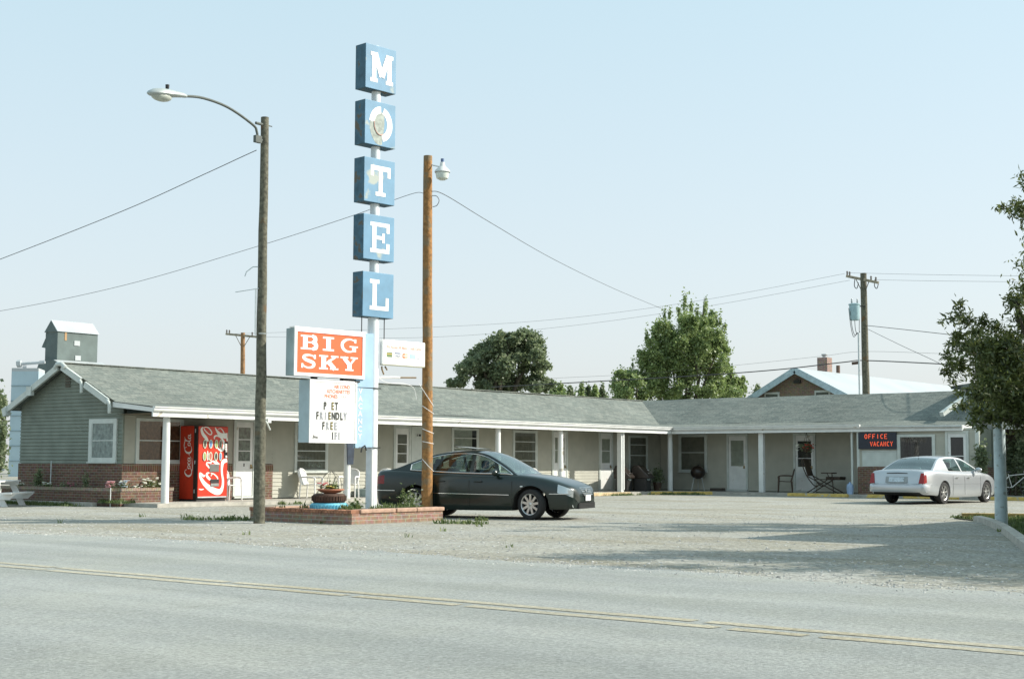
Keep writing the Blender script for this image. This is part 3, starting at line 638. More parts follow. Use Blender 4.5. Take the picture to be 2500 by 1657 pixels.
# ================================================================== motel sign pylon
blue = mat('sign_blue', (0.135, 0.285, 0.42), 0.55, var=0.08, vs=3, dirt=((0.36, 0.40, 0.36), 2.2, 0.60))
blue_side = mat('sign_blue_shaded_rusty_sides', (0.055, 0.13, 0.185), 0.7, var=0.2, vs=5, dirt=((0.10, 0.085, 0.06), 5.0, 0.56))  # shade of the box sides painted in as darker blue, plus brown rust mottling
blue_lt = mat('pylon_pale_blue', (0.34, 0.51, 0.66), 0.6, var=0.07, vs=2.5, dirt=((0.30, 0.46, 0.66), 2.0, 0.62))
cab_grey = mat('cabinet_grey', (0.33, 0.42, 0.43), 0.6, var=0.12, vs=3)
orange = mat('sign_orange', (0.88, 0.135, 0.04), 0.45, var=0.03)
sign_white = mat('sign_white', (0.82, 0.81, 0.79), 0.45, var=0.03)
letter_worn = mat('worn_letter_white', (0.85, 0.84, 0.83), 0.5, var=0.04, dirt=((0.42, 0.40, 0.36), 7.0, 0.66))
orange_txt = mat('orange_lettering', (0.75, 0.22, 0.10), 0.6); black_txt = mat('black_lettering', (0.04, 0.04, 0.03), 0.6); olive_txt = mat('olive_lettering', (0.16, 0.13, 0.03), 0.6); grey_txt = mat('grey_lettering', (0.35, 0.36, 0.38), 0.6)
sg = thing('motel_sign', 'tall motel pylon with five blue letter boxes above orange and white sign cabinets', 'motel sign', (-20.79, 21.38, 0), rz=R(85))
p_ = MB(); p_.lathe([(.118, .15), (.118, 4.22)], n=20); p_.lathe([(.098, 4.2), (.098, 10.0), (.05, 10.03), (.001, 10.04)], n=16); p_.build('pole', mat('pole_white', (.74, .78, .80), .5, var=.05, dirt=((.45, .6, .72), 1.5, .62)), sg)
YF = -.165
for ch, z0, z1, nm in (('M', 9.03, 9.98, 'topmost'), ('O', 7.84, 8.78, ''), ('T', 6.62, 7.56, ''), ('E', 5.41, 6.36, ''), ('L', 4.21, 5.15, '')):
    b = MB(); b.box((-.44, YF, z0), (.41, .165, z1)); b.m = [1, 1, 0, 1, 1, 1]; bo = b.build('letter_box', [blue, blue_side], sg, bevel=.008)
    l = MB(); hh = .64; w = {'M': .63, 'O': .62, 'T': .55, 'E': .53, 'L': .52}[ch]; zc = (z0 + z1) / 2; o = (.01 - w / 2, YF, zc - hh / 2)
    if ch == 'O':
        ribbon(l, arcp(-.0, zc, .25, .30, -80, 75, 16), .145, (0, YF, 0), (1, 0, 0), (0, 0, 1), .003)
        ribbon(l, arcp(-.0, zc, .25, .30, 90, 175, 10), .145, (0, YF, 0), (1, 0, 0), (0, 0, 1), .0035)
        lo = l.build('letter', letter_worn, bo)
        d2 = MB(); d2.poly([(-.02 + a * 1, YF - .0015, zc + b_) for a, b_ in smooth([(-.05, .27), (.09, .23), (.12, .05), (.10, -.15), (.06, -.28), (.05, -.44), (-.12, -.42), (-.26, -.22), (-.28, .0), (-.22, .12), (-.10, .18), (-.05, .27)], 3)])
        d2.build('missing_paint', mat('bare_grey', (.36, .40, .36), .7, var=.2, vs=12), bo)
        r2 = MB(); r2.tube([(x, YF - .012, z) for x, z in arcp(-.02, zc, .17, .235, 170, 300, 12)], .009, 5); r2.build('tube_remnant', mat('faded_pink', (.7, .42, .35), .6), bo)
    else:
        slab(l, ch, o, (1, 0, 0), (0, 0, 1), w, hh, lift=.003); l.build('letter', letter_worn, bo)
for x in (-.36, .26): rd = MB(); rd.tube([(x, -.05, 3.75), (x, -.05, 4.21)], .011, 6); rd.build('tie_rod', darkmetal, sg)
# orange cabinet
bc = MB(); bc.box((-2.17, -.135, 2.905), (-.36, .125, 3.845)); bco = bc.build('sign_cabinet', cab_grey, sg, bevel=.01, label='orange BIG SKY cabinet')
fr = MB(); fr.box((-2.175, -.165, 2.90), (-.355, -.135, 2.965)); fr.box((-2.175, -.165, 3.775), (-.355, -.135, 3.85)); fr.box((-2.175, -.165, 2.965), (-2.11, -.135, 3.775)); fr.box((-.42, -.165, 2.965), (-.355, -.135, 3.775))
fr.box((-2.17, -.15, 3.848), (-.30, .02, 3.875)); fr.build('cabinet_frame', sign_white, bco)
fc = MB(); fc.box((-2.11, -.15, 2.965), (-.42, -.136, 3.775)); fco = fc.build('sign_face', orange, bco)
l = MB()
for i, ch in enumerate('BIG'): slab(l, ch, (-2.02 + (0, .56, .98)[i], -.15, 3.43), (1, 0, 0), (0, 0, 1), (.46, .29, .50)[i], .285, lift=.003)
l.build('lettering', sign_white, fco); l = MB()
for i, ch in enumerate('SKY'): slab(l, ch, (-2.02 + (0, .47, 1.02)[i], -.15, 3.055), (1, 0, 0), (0, 0, 1), (.42, .50, .46)[i], .285, lift=.003)
l.build('lettering', sign_white, fco)
# marquee
mq = MB(); mq.box((-1.77, -.14, 1.585), (-.56, .20, 2.84)); mqo = mq.build('marquee_board', mat('marquee_grey_blue', (.42, .53, .57), .6, var=.05), sg, bevel=.008, label='white marquee board with changeable black letters')
mf = MB(); mf.box((-1.775, -.165, 1.58), (-.555, -.14, 1.625)); mf.box((-1.775, -.165, 2.80), (-.555, -.14, 2.845)); mf.box((-1.775, -.165, 1.625), (-1.735, -.14, 2.80)); mf.box((-.595, -.165, 1.625), (-.555, -.14, 2.80))
mf.build('board_frame', sign_white, mqo)
mf = MB(); mf.box((-1.735, -.155, 1.625), (-.595, -.141, 2.80)); mfo = mf.build('board_face', sign_white, mqo)
tk = MB()
for z in (1.66, 1.80, 1.84, 2.02, 2.06, 2.24, 2.28, 2.43): tk.box((-1.73, -.160, z), (-.60, -.1551, z + .008))
tk.build('letter_track', mat('clear_track', (.70, .70, .69), .4), mfo)
ex, ey = (1, 0, 0), (0, 0, 1)
t1 = MB(); text_into(t1, 'AIR COND', (-.74, -.156, 2.685), ex, ey, .070, .02, 'RIGHT', .86); t1.build('lettering', orange_txt, mfo); t1 = MB(); text_into(t1, 'KITCHENETTES', (-.74, -.156, 2.585), ex, ey, .070, .02, 'RIGHT', .86); t1.build('lettering', orange_txt, mfo); t1 = MB(); text_into(t1, 'PHONES', (-1.06, -.156, 2.485), ex, ey, .070, .02, 'RIGHT', .9); t1.build('lettering', orange_txt, mfo)
t1 = MB(); text_into(t1, 'FAX', (-.90, -.156, 2.485), ex, ey, .066, .0, 'CENTER', .9); t1.build('lettering', mat('faint_lettering', (.58, .50, .46), .6), mfo)
def row(s, z, x0, dx, cols):
    for i, ch in enumerate(s):
        if ch == ' ': continue
        t = MB(); text_into(t, ch, (x0 + dx * i, -.161, z), ex, ey, .145, .035, 'CENTER', .62); t.build('board_letter', {'k': black_txt, 'o': olive_txt, 'g': grey_txt}[cols[i]], mqo)
row('P ET', 2.255, -1.385, .098, 'kkok'); row('FRIENDLY', 2.055, -1.575, .103, 'kggokkkg'); row('FREE', 1.855, -1.42, .105, 'kgog'); row('IFI', 1.655, -1.18, .085, 'kgg')
t1 = MB()
for k in range(4): ribbon(t1, smooth([(0 + k * .035, 0), (.012 + k * .035, .03), (.03 + k * .035, .075 - k * .015), (.028 + k * .035, .02), (.04 + k * .035, .0)], 3), .010, (-1.69, -.156, 1.665), ex, ey, .002 + k * .0004)
t1.build('maker_mark', black_txt, mfo)
# vacancy panel
vp = MB(); vp.box((-.555, -.13, 1.49), (-.10, -.05, 3.86)); vpo = vp.build('vacancy_panel', blue_lt, sg)
t1 = MB()
for i, ch in enumerate('VACANCY'): text_into(t1, ch, (-.44, -.131, 2.60 - i * .155), ex, ey, .115, .012, 'CENTER', 1.0)
t1.build('lettering', sign_white, vpo)
br_ = MB(); br_.tube([(-.56, -.12, 2.73), (.12, -.13, 2.73)], .012, 6); br_.tube([(-.56, -.12, 1.50), (.12, -.13, 1.50)], .010, 6)
br_.box((-.9, -.13, 2.84), (-.62, -.02, 2.905)); br_.box((-.62, -.17, 2.83), (-.48, -.10, 2.86)); br_.box((-1.6, -.05, 2.84), (-1.5, .05, 2.905))
br_.tube([(-.32, -.2, 1.44), (-.36, -.2, 1.54), (-.44, -.21, 1.50), (-.47, -.21, 1.40)], .016, 6); br_.build('bracket', darkmetal, sg)
cd = MB(); cd.tube([(-.11, -.14, .22), (-.11, -.14, 1.46)], .022, 8); cd.build('conduit', sign_white, sg)
jb = MB(); jb.box((-.82, -.10, 1.28), (-.62, .02, 1.58)); 
# card sign
cs = MB(); cs.box((.12, -.165, 3.24), (1.33, -.075, 3.76)); cso = cs.build('card_sign', sign_white, sg, bevel=.008, label='small white sign listing credit cards')
cf = MB(); cf.box((.12, -.17, 3.225), (1.32, -.08, 3.2395)); cf.box((1.331, -.155, 3.25), (1.345, -.085, 3.75)); cf.build('sign_edge', mat('edge_olive', (.35, .35, .24), .6), cso)
t1 = MB(); text_into(t1, 'We Accept All Major Credit Cards', (.72, -.166, 3.585), ex, ey, .062, .006, 'CENTER', .78); t1.build('lettering', mat('faded_orange_txt', (.78, .42, .30), .6), cso)
def disc(mb, cx, cz, rx, rz_, lift, mi=0, n=20): mb.poly([(cx + rx * math.cos(2 * math.pi * k / n), -.165 - lift, cz + rz_ * math.sin(2 * math.pi * k / n)) for k in range(n)], mi)
c_ = MB(); c_.box((.24, -.168, 3.40), (.39, -.1655, 3.50), 0); c_.box((.24, -.170, 3.45), (.39, -.1685, 3.475), 1)
c_.box((.46, -.168, 3.475), (.63, -.1655, 3.505), 2); c_.box((.46, -.168, 3.385), (.63, -.1655, 3.40), 3)
text_into(c_, 'VISA', (.545, -.166, 3.41), ex, ey, .048, .012, 'CENTER', 1.0, mi=2)
disc(c_, .725, 3.445, .052, .055, .0015, 4); disc(c_, .785, 3.445, .052, .055, .0025, 5); c_.box((.68, -.171, 3.438), (.84, -.1695, 3.452), 6)
c_.box((.89, -.168, 3.395), (1.05, -.1655, 3.49), 7); c_.box((1.09, -.168, 3.40), (1.17, -.1655, 3.412), 2)
c_.build('card_emblem', [mat('c_green', (.16, .24, .10), .6), mat('c_gold', (.5, .36, .1), .6), mat('c_navy', (.22, .26, .36), .6), mat('c_sand', (.7, .62, .48), .6), mat('c_red', (.80, .22, .08), .6), mat('c_orange', (.85, .50, .36), .6), sign_white, mat('c_blue', (.42, .62, .78), .6)], cso)
# conduit arm towards the wooden pole
ca = MB(); ca.tube([(.05, -.08, 2.93), (.10, -.05, 2.965), (.62, -.04, 2.99), (.72, -.04, 2.99)], .022, 8); ca.build('cross_arm', sign_white, sg)
ca = MB(); ca.tube([(.72, -.04, 2.99), (1.2, -.03, 3.01)], .017, 8); ca.tube([(.16, -.1, 3.2), (.17, -.1, 3.13), (.22, -.1, 3.03)], .018, 6); ca.tube([(.25, -.1, 3.2), (.31, -.1, 3.13)], .018, 6); ca.build('cross_arm', mat('rust_brown', (.20, .14, .07), .8), sg)
ca = MB(); ca.tube(smooth([(.1, -.1, 2.94), (.4, -.05, 2.86), (.8, -.03, 2.87), (1.15, 0, 2.80), (1.25, 0, 2.55)], 4), .006, 5); ca.build('cable', sign_white, sg)

# ================================================================== brick island with its tyres
X0, X1, Y0, Y1 = -22.55, -19.62, 19.65, 22.3
pl = thing('brick_planter', 'low brick planter island at the foot of the motel sign', 'planter', (-21, 20.9, 0), world=True)
w = MB(); w.box((X0, Y0, 0), (X1, Y0 + .2, .205)); w.box((X1 - .2, Y0 + .2, 0), (X1, Y1, .205)); w.box((X0, Y0 + .2, 0), (X0 + .2, Y1, .205)); w.box((X0 + .2, Y1 - .2, 0), (X1 - .2, Y1, .205)); w.build('brick_wall', brick_pale, pl)
rr = random.Random(5)
for seg in (((X0 - .015, Y0 - .02), (X1 + .015, Y0 + .215)),):
    c = MB(); x = seg[0][0]
    while x < seg[1][0] - .03:
        c.box((x, seg[0][1] + rr.uniform(-.004, .004), .206), (x + .074, seg[1][1], .275 + rr.uniform(-.004, .004))); x += .082
    c.build('brick_cap', mat('cap_brick', (.36, .17, .10), .9, var=.25, vs=7), pl, bevel=.006)
capm = mat('cap_block', (.46, .30, .22), .9, var=.14, vs=9, bump=.3)
for y0, y1 in ((Y0 + .22, 20.86), (20.90, 21.48), (21.49, Y1 + .03)):
    c = MB(); c.box((X1 - .22, y0, .207), (X1 + .03, y1, .285)); c.build('cap_block', capm, pl, bevel=.02)
c = MB(); c.box((X0 - .01, Y0 + .22, .206), (X0 + .2, Y1, .275)); c.build('cap_block', capm, pl, bevel=.02)
s_ = MB(); s_.box((X0 + .2, Y0 + .2, 0), (X1 - .2, Y1 - .2, .215)); s_.build('soil', soil, pl)
def tyre(name, label, c, z, R0, h, m, cat='tyre', group=None):
    t = MB(); r = h / 2
    prof = [(R0 * .56, 0), (R0 * .60, -r * .9), (R0 * .80, -r), (R0 * .93, -r * .93), (R0, -r * .55), (R0, r * .55), (R0 * .93, r * .93), (R0 * .80, r), (R0 * .60, r * .9), (R0 * .56, 0)]
    t.lathe(prof, (c[0], c[1], z + r), n=36)
    for k in range(36):
        a = 2 * math.pi * k / 36; t.obox((c[0] + R0 * .985 * math.cos(a), c[1] + R0 * .985 * math.sin(a), z + r * .45), (.022 * math.cos(a), .022 * math.sin(a), 0), (-.03 * math.sin(a), .03 * math.cos(a), 0), (0, 0, r * 1.1))
    return t.build(name, m, label=label, cat=cat, group=group)
TY = (-20.87, 20.25)
tyre('painted_tyre', 'light blue painted tyre lying flat in the brick planter', TY, .215, .37, .17, mat('tyre_blue', (.16, .52, .66), .6, var=.12, vs=5, dirt=((.12, .25, .3), 5, .66)))
tyre('tyre', 'bare brown-black tyre stacked on the blue tyre', TY, .385, .335, .18, mat('tyre_brown', (.085, .045, .03), .85, var=.3, vs=6))
fp = thing('flower_bowl', 'terracotta bowl of pink and yellow flowers on the stacked tyres', 'flower pot', (TY[0] + .02, TY[1] + .02, .565))
b = MB(); b.lathe([(.10, 0), (.20, .03), (.26, .075), (.275, .075), (.275, .095), (.25, .095), (.22, .06), (0, .05)], n=28); b.build('bowl', mat('terracotta', (.50, .20, .12), .8), fp)
def foliage_ball(name, parent, blobs, n, size, m, seed=1, shape='quad'):
    o = leaves(name, blobs, n, size, m, None, seed, shape); o.parent = parent; return o
foliage_ball('foliage', fp, [(0, 0, .12, .2, .2, .07), (.08, .02, .16, .1, .1, .08)], 260, .05, weed_m, 3)
pink = mat('pink_petals', (.75, .22, .22), .7); yel = mat('yellow_petals', (.80, .68, .18), .7); whp = mat('white_petals', (.78, .78, .68), .7); rosep = mat('rose_petals', (.72, .36, .38), .7); bluep = mat('pale_blue_petals', (.50, .58, .66), .7); redp = mat('red_petals', (.45, .05, .03), .7)
def blossoms(name, parent, cen, rad, n, r, m, seed):
    rr = random.Random(seed); b = MB()
    for k in range(n):
        c = [cen[i] + rad[i] * rr.uniform(-1, 1) for i in range(3)]
        for q in range(5): a = q * 1.256 + rr.random(); b.ell((c[0] + r * .6 * math.cos(a), c[1] + r * .6 * math.sin(a), c[2]), (r * .55, r * .55, r * .35), 6, 4)
    return b.build(name, m, parent)
blossoms('blossom', fp, (-.10, -.05, .19), (.12, .1, .03), 9, .035, pink, 1); blossoms('blossom', fp, (.0, -.1, .15), (.12, .08, .02), 8, .028, yel, 2); blossoms('blossom', fp, (-.2, -.05, .13), (.05, .05, .02), 4, .03, whp, 3)
wd = MB()
for k in range(7): a = k * .9; wd.tube(smooth([(.22 * math.cos(a), .22 * math.sin(a), .08), (.20 * math.cos(a), .20 * math.sin(a), .28), (.06 * math.cos(a), .06 * math.sin(a), .43), (0, 0, .44)], 3), .004, 5)
wd.build('wire_guard', darkmetal, fp)

# ================================================================== street lamp and wooden pole
def lean_pole(mb, p0, p1, ra, rb, n=18, seg=14, seed=1):
    rr = random.Random(seed); P = []; r = []
    for i in range(seg + 1):
        t = i / seg; P.append(Vector(p0) * (1 - t) + Vector(p1) * t + Vector((rr.uniform(-.006, .006), rr.uniform(-.006, .006), 0))); r.append((ra * (1 - t) + rb * t) * (1 + rr.uniform(-.02, .02)))
    mb.tube(P, r, n)
sl_ = thing('street_lamp', 'weathered wooden street lamp pole with curved arm by the road', 'street lamp', (-21.4, 18.87, 0), world=True)
B0 = Vector((-21.4, 18.87, 0)); T0 = Vector((-21.43, 18.85, 8.09))
m_ = MB(); lean_pole(m_, B0, T0, .118, .078, seed=2); m_.build('pole', wood_grey, sl_)
def off(p, dy, z, dx=0.0): return (-21.42 + dx, 18.85 + dy, z)
a_ = MB(); a_.tube(smooth([off(0, -.18, 7.60), off(0, -.21, 7.76), off(0, -.32, 7.88), off(0, -.95, 8.10), off(0, -1.58, 8.16), off(0, -2.05, 8.10)], 6), .026, 10)
a_.tube([off(0, 0, 7.93), off(0, -.24, 7.93)], .03, 8); a_.tube([off(0, 0, 7.6), off(0, -.2, 7.6)], .035, 8); a_.tube([off(0, .05, 7.93, .02), off(0, .17, 7.93, .02)], .012, 6); a_.box(off(0, -.26, 7.54, -.04), off(0, -.10, 7.68, .04)); a_.build('arm', mat('arm_grey', (.10, .115, .105), .7, .1), sl_)
hd = MB(); n_ = 16; prof = [(-1.98, 8.10, .04, .045), (-2.04, 8.10, .065, .06), (-2.2, 8.08, .10, .08), (-2.38, 8.05, .15, .105), (-2.56, 8.03, .17, .115), (-2.74, 8.01, .14, .095), (-2.84, 8.00, .06, .045), (-2.86, 8.0, .002, .002)]
V = []; F = []
for (dy, z, rx, rz_) in prof:
    for k in range(n_): t = 2 * math.pi * k / n_; s = math.sin(t); V.append(off(0, dy, z + rz_ * (s if s > 0 else s * .45), rx * math.cos(t)))
for i in range(len(prof) - 1):
    for k in range(n_): F.append((i * n_ + k, i * n_ + (k + 1) % n_, (i + 1) * n_ + (k + 1) % n_, (i + 1) * n_ + k))
hd.add(V, F, 0, True); hdo = hd.build('lamp_head', mat('lamp_grey', (.40, .44, .43), .45, .2, var=.06), sl_)
ln = MB(); ln.ell(off(0, -2.55, 7.985), (.14, .22, .09), 16, 8); ln.build('lamp_lens', mat('lens_glass', (.42, .45, .40), .25), hdo)
pc = MB(); pc.lathe([(.035, 0), (.038, .07), (.0, .08)], off(0, -2.42, 8.17), n=10); pc.build('photocell', darkmetal, hdo)
cn = MB(); cn.tube([(-21.30 - .12, 18.70, 3.7), (-21.43, 18.70, 4.62)], .012, 6); cn.tube([(-21.47, 18.75, 3.7), (-21.48, 18.75, 4.62)], .012, 6); cn.tube([(-21.8, 18.5, 4.55), (-21.4, 18.76, 4.62)], .008, 5); cn.tube([(-21.35, 18.73, 3.72), (-21.3, 18.78, 3.72), (-21.28, 18.85, 3.72)], .01, 5); cn.tube([(-21.43, 18.8, 5.06), (-21.5, 18.68, 5.05), (-21.6, 18.6, 4.95), (-21.62, 18.58, 4.86)], .01, 5); cn.build('conduit', galv, sl_)

W0 = lf((1046 - CXP) / FPX * 30.9, 30.9); W1 = at_d(1044, 381, 30.95)
wpole = thing('wooden_pole', 'orange-brown wooden pole with a barn lamp beside the credit card sign', 'pole', tuple(W0), world=True)
m_ = MB(); lean_pole(m_, W0, W1, .122, .097, seed=6); m_.build('pole', wood_orange, wpole)
L0 = at_d(1080, 412, 30.75)
s = MB(); s.lathe([(.05, .14), (.06, .06), (.10, .02), (.16, -.04), (.175, -.08), (.165, -.085)], tuple(L0), n=20); so = s.build('lamp_shade', mat('shade_white', (.66, .68, .66), .4), wpole)
s = MB(); s.lathe([(.145, -.085), (.15, -.12), (.125, -.22), (.06, -.255), (0, -.26)], tuple(L0), n=20); s.build('lamp_lens', mat('lens_white', (.62, .66, .60), .25), so)
s = MB(); s.lathe([(.035, .14), (.038, .22), (0, .225)], tuple(L0), n=10); s.build('photocell', mat('cell_blue', (.10, .16, .30), .4), so)
s = MB(); q = at_d(1058, 404, 30.9); s.tube([q, L0 + Vector((0, 0, .03))], .014, 6); s.tube([W1 + Vector((0, 0, -.15)), q], .012, 6); s.build('lamp_bracket', galv, wpole)
s = MB()
for (ya, yb) in ((990, 1010), (1046, 1058), (1077, 1083), (1120, 1150)):
    A = at_d(1031, ya, 30.85); Bq = at_d(1059, yb, 30.81); mid = (A + Bq) / 2 - hF * .13; s.tube(smooth([tuple(A), tuple(mid), tuple(Bq)], 5), .007, 5)
s.tube([at_d(1022, 935, 30.6), at_d(1059, 992, 30.7)], .007, 5); s.build('tie_wire', sign_white, wpole)
s = MB(); s.tube(smooth([tuple(at_d(x, y, 30.9)) for x, y in ((1055, 478), (1066, 479), (1072, 490), (1066, 502), (1056, 505))], 5), .008, 5); s.build('cable_loop', wire_m, wpole)

# ================================================================== wires
def wire(label, pts, r=.012, D=None, group='overhead wires'):
    """pts: (px, py, distance) along the span"""
    P = smooth([tuple(at_d(x, y, d)) for x, y, d in pts], 8)
    m = MB(); m.tube(P, r, 5, caps=False); return m.build('overhead_wire', wire_m, label=label, cat='wire', group=group)
wire('thick black wire running up from the left edge to the street lamp pole', [(-300, 745, 40), (0, 633, 36), (300, 515, 32), (500, 425, 30), (580, 388, 28.8), (626, 367, 28.3)], .0085)
wire('black wire from the left edge past the sign to the wooden pole', [(-300, 800, 46), (0, 759, 41), (300, 697, 37.5), (617, 605, 34), (860, 527, 31), (960, 489, 31), (1015, 471, 30.95), (1033, 472, 30.9)], .006)
wire('black wire sloping down from the wooden pole to the roof behind', [(1055, 467, 30.9), (1090, 478, 32), (1200, 545, 38), (1350, 632, 48), (1500, 705, 60), (1625, 757, 72)], .0085)
wire('thin upper power line crossing behind the sign', [(560, 815, 80), (1020, 800, 76), (1350, 780, 73), (1700, 735, 69), (2062, 668, 66)], .006)
wire('thin lower power line crossing behind the sign', [(622, 822, 80), (1020, 824, 76), (1350, 800, 73), (1700, 752, 69), (2075, 684, 66)], .006)
wire('thin power line leaving the right pole towards the upper right edge', [(2067, 666, 66), (2300, 671, 62), (2700, 676, 58)], .006)
wire('thin power line leaving the right pole just under the top one', [(2140, 683, 66), (2300, 686, 62), (2700, 690, 58)], .006)
wire('thick black telephone cable sagging across to the right pole', [(1200, 945, 74), (1400, 934, 72), (1700, 917, 70), (1900, 902, 68), (2060, 884, 66.3), (2115, 880, 66), (2330, 890, 60), (2600, 905, 56)], .026)
wire('thin black cable just above the telephone cable', [(1300, 925, 73), (1550, 913, 71), (1780, 893, 69), (2000, 870, 67), (2110, 858, 66), (2330, 864, 60), (2600, 872, 56)], .006)
wire('black service wire from the right pole over to the tree', [(2116, 795, 66), (2140, 797, 64), (2330, 818, 58), (2600, 850, 50)], .014)
wire('thin service wire dropping from the right pole to the office roof', [(2118, 803, 66), (2200, 843, 60), (2300, 890, 55), (2360, 930, 53.2)], .010)

# ================================================================== background poles
def util_pole(label, px, ybase, ytop, D, r, lean, arm, woodm):
    base = at_d(px, ybase, D); base.z = 0; top = at_d(px + lean, ytop, D)
    t = thing('utility_pole', label, 'utility pole', tuple(base), world=True, group=None)
    m = MB(); lean_pole(m, base, top, r, r * .75, 14, seed=int(px)); m.build('pole', woodm, t)
    A, Bq = [at_d(*a) for a in arm]; m = MB(); m.beam(A, Bq, .09, .12); m.build('crossarm', mat('arm_wood', (.34, .30, .22), .9, var=.2), t)
    mid = (A + Bq) / 2; m = MB(); 
    for s in (.28, .72): m.tube([A * (1 - s) + Bq * s, Vector((top.x, top.y, mid.z - .75))], .02, 5)
    m.build('brace', wood_grey, t)
    for s in (.02, .10, .78, .93):
        q = A * (1 - s) + Bq * s; m = MB(); m.lathe([(.02, .05), (.05, .12), (.03, .15), (.055, .2), (.02, .25)], tuple(q), n=8); m.build('insulator', mat('insulator_brown', (.14, .12, .11), .4), t)
    return t, base, top
up_, ub_, ut_ = util_pole('tall wooden utility pole with transformer behind the right wing', 2119, 1180, 667, 66, .19, -11, ((2067, 674, 66.9), (2144, 690, 65.1)), wood_grey)
m = MB(); TC = at_d(2086, 763, 65.6); m.lathe([(0, -.36), (.21, -.36), (.23, -.3), (.24, .34), (.27, .36), (.27, .40), (.1, .44), (0, .45)], tuple(TC), n=18); tro = m.build('transformer', mat('transformer_grey', (.33, .48, .52), .45, .2, var=.08), up_)
m = MB()
for dx in (-.12, .14): m.lathe([(.03, .44), (.045, .52), (.02, .55), (.04, .6), (.015, .66)], tuple(TC + r0 * dx), n=8)
m.build('bushing', mat('porcelain', (.30, .34, .34), .4), tro)
m = MB(); m.tube([TC + Vector((0, 0, .3)), TC + r0 * .5 + Vector((0, 0, .3))], .03, 6); m.build('mount', darkmetal, up_)
m = MB(); C0 = at_d(2096, 812, 65.5); C1 = Vector((C0.x, C0.y, 1)); m.tube([C0, C1], .045, 8); m.build('riser_conduit', galv, up_)
m = MB()
for k, (xa, xb) in enumerate(((2072, 2092), (2076, 2094), (2086, 2095), (2098, 2097))):
    m.tube(smooth([tuple(at_d(xa, 752 + 8 * k, 65.5)), tuple(at_d(xa + (xb - xa) * .25, 795 + 4 * k, 65.5)), tuple(at_d((xa + xb) / 2 + 2, 822 - 4 * k, 65.5)), tuple(at_d(xb, 812, 65.5))], 5), .014, 5)
for x in (2087, 2136): m.tube(smooth([tuple(at_d(x, 682, 65.9)), tuple(at_d(x - 1, 698, 65.9)), tuple(at_d(x + 5, 704, 65.9)), tuple(at_d(x + 9, 690, 65.9))], 5), .02, 5)
m.build('jumper_wire', wire_m, up_)
m = MB(); q = at_d(2080, 887, 66.2); m.beam(q, at_d(2098, 885, 66.2), .1, .13); m.build('splice_case', mat('case_brown', (.10, .06, .04), .7), up_)
util_pole('short brown utility pole behind the left wing roof', 592, 1170, 812, 80, .16, 1, ((552, 815, 80.7), (634, 823, 79.3)), mat('brown_pole', (.30, .17, .08), .9, var=.2))

# ================================================================== grain elevator, far left
el = thing('grain_elevator', 'tall grey metal grain elevator with white roof behind the left gable', 'grain elevator', (-114, 76, 0), world=True)
corr = mat('corrugated_grey', (.11, .145, .14), .6, .2, var=.12, vs=.8); corr_lt = mat('pale_metal', (.42, .54, .60), .55, .2, var=.06, vs=.5); whroof = mat('white_roof_metal', (.43, .46, .47), .5, .1, var=.05, vs=.4)
ex0, ey0 = -113.7, 75.6           # near corner of the head house
EY1 = on_x(239, 811, ex0).y; EX1 = on_y(112, 806, ey0).x
b = MB(); b.box((EX1, ey0, 8), (ex0, EY1, 13.1)); b.build('headhouse', corr, el)
xm = (EX1 + ex0) / 2
b = MB(); b.prism([(EX1 - .12, ey0 - .1, 13.05), (xm, ey0 - .1, 14.15), (ex0 + .12, ey0 - .1, 13.05)], (0, EY1 - ey0 + .2, 0)); b.build('roof', whroof, el)
b = MB(); b.prism([(EX1, ey0 - .12, 13.05), (xm, ey0 - .12, 14.1), (ex0, ey0 - .12, 13.05)], (0, .01, 0)); b.build('gable_end', corr, el)
b = MB(); b.prism([(EX1 - .02, ey0, 11.6), (EX1 - .6, ey0, 11.7), (EX1 - .02, ey0, 12.5)], (0, 1.5, 0)); b.build('hood', corr, el)
q = on_x(161, 810, ex0); b = MB(); b.box((ex0, q.y - .12, q.z - .8), (ex0 + .03, q.y + .1, q.z)); b.build('rust_stain', mat('rust_orange', (.42, .26, .13), .8), el)
for (px, y0, y1) in ((188, 832, 842), (190, 868, 880)):
    q = on_x(px, y0, ex0); b = MB(); b.box((ex0, q.y - .3, q.z - .45), (ex0 + .05, q.y + .3, q.z)); b.build('window', whroof, el)
# wider body with pitched shoulders
LX = on_y(86, 915, ey0 - .5).x; body = [(LX, ey0 - .5, 0), (LX, ey0 - .5, 9.2), (EX1 - .1, ey0 - .5, 10.4), (ex0 + .1, ey0 - .5, 10.4), (ex0 + 3, ey0 - .5, 9.3), (ex0 + 3, ey0 - .5, 0)]
b = MB(); b.prism(body, (0, EY1 - ey0 + 1, 0)); b.build('elevator_body', corr, el)
b = MB(); b.prism([(ex0 + .1, ey0 - .4, 10.42), (ex0 + 3.1, ey0 - .4, 9.32), (ex0 + 3.1, ey0 - .4, 9.22), (ex0 + .1, ey0 - .4, 10.3)], (0, EY1 - ey0 + .9, 0)); b.build('lower_roof', whroof, el)
an = thing('silo_annex', 'pale blue-grey metal annex building beside the elevator', 'annex', (-116, 70, 0), world=True)
AX0 = at_d(22, 1100, 110); AX1 = at_d(88, 1100, 110)
b = MB(); h_ = at_d(50, 906, 110).z; b.obox((AX0.x, AX0.y, 0), (AX1.x - AX0.x, AX1.y - AX0.y, 0), tuple(hF * 3 - r0 * .5), (0, 0, h_)); b.build('wall', corr_lt, an)
b = MB()
for k in range(1, 7): z = h_ * k / 7; b.obox((AX0.x, AX0.y, z) , (AX1.x - AX0.x, AX1.y - AX0.y, 0), tuple(-hF * .05), (0, 0, .06))
b.build('seam', mat('seam_grey', (.25, .33, .36), .6), an)
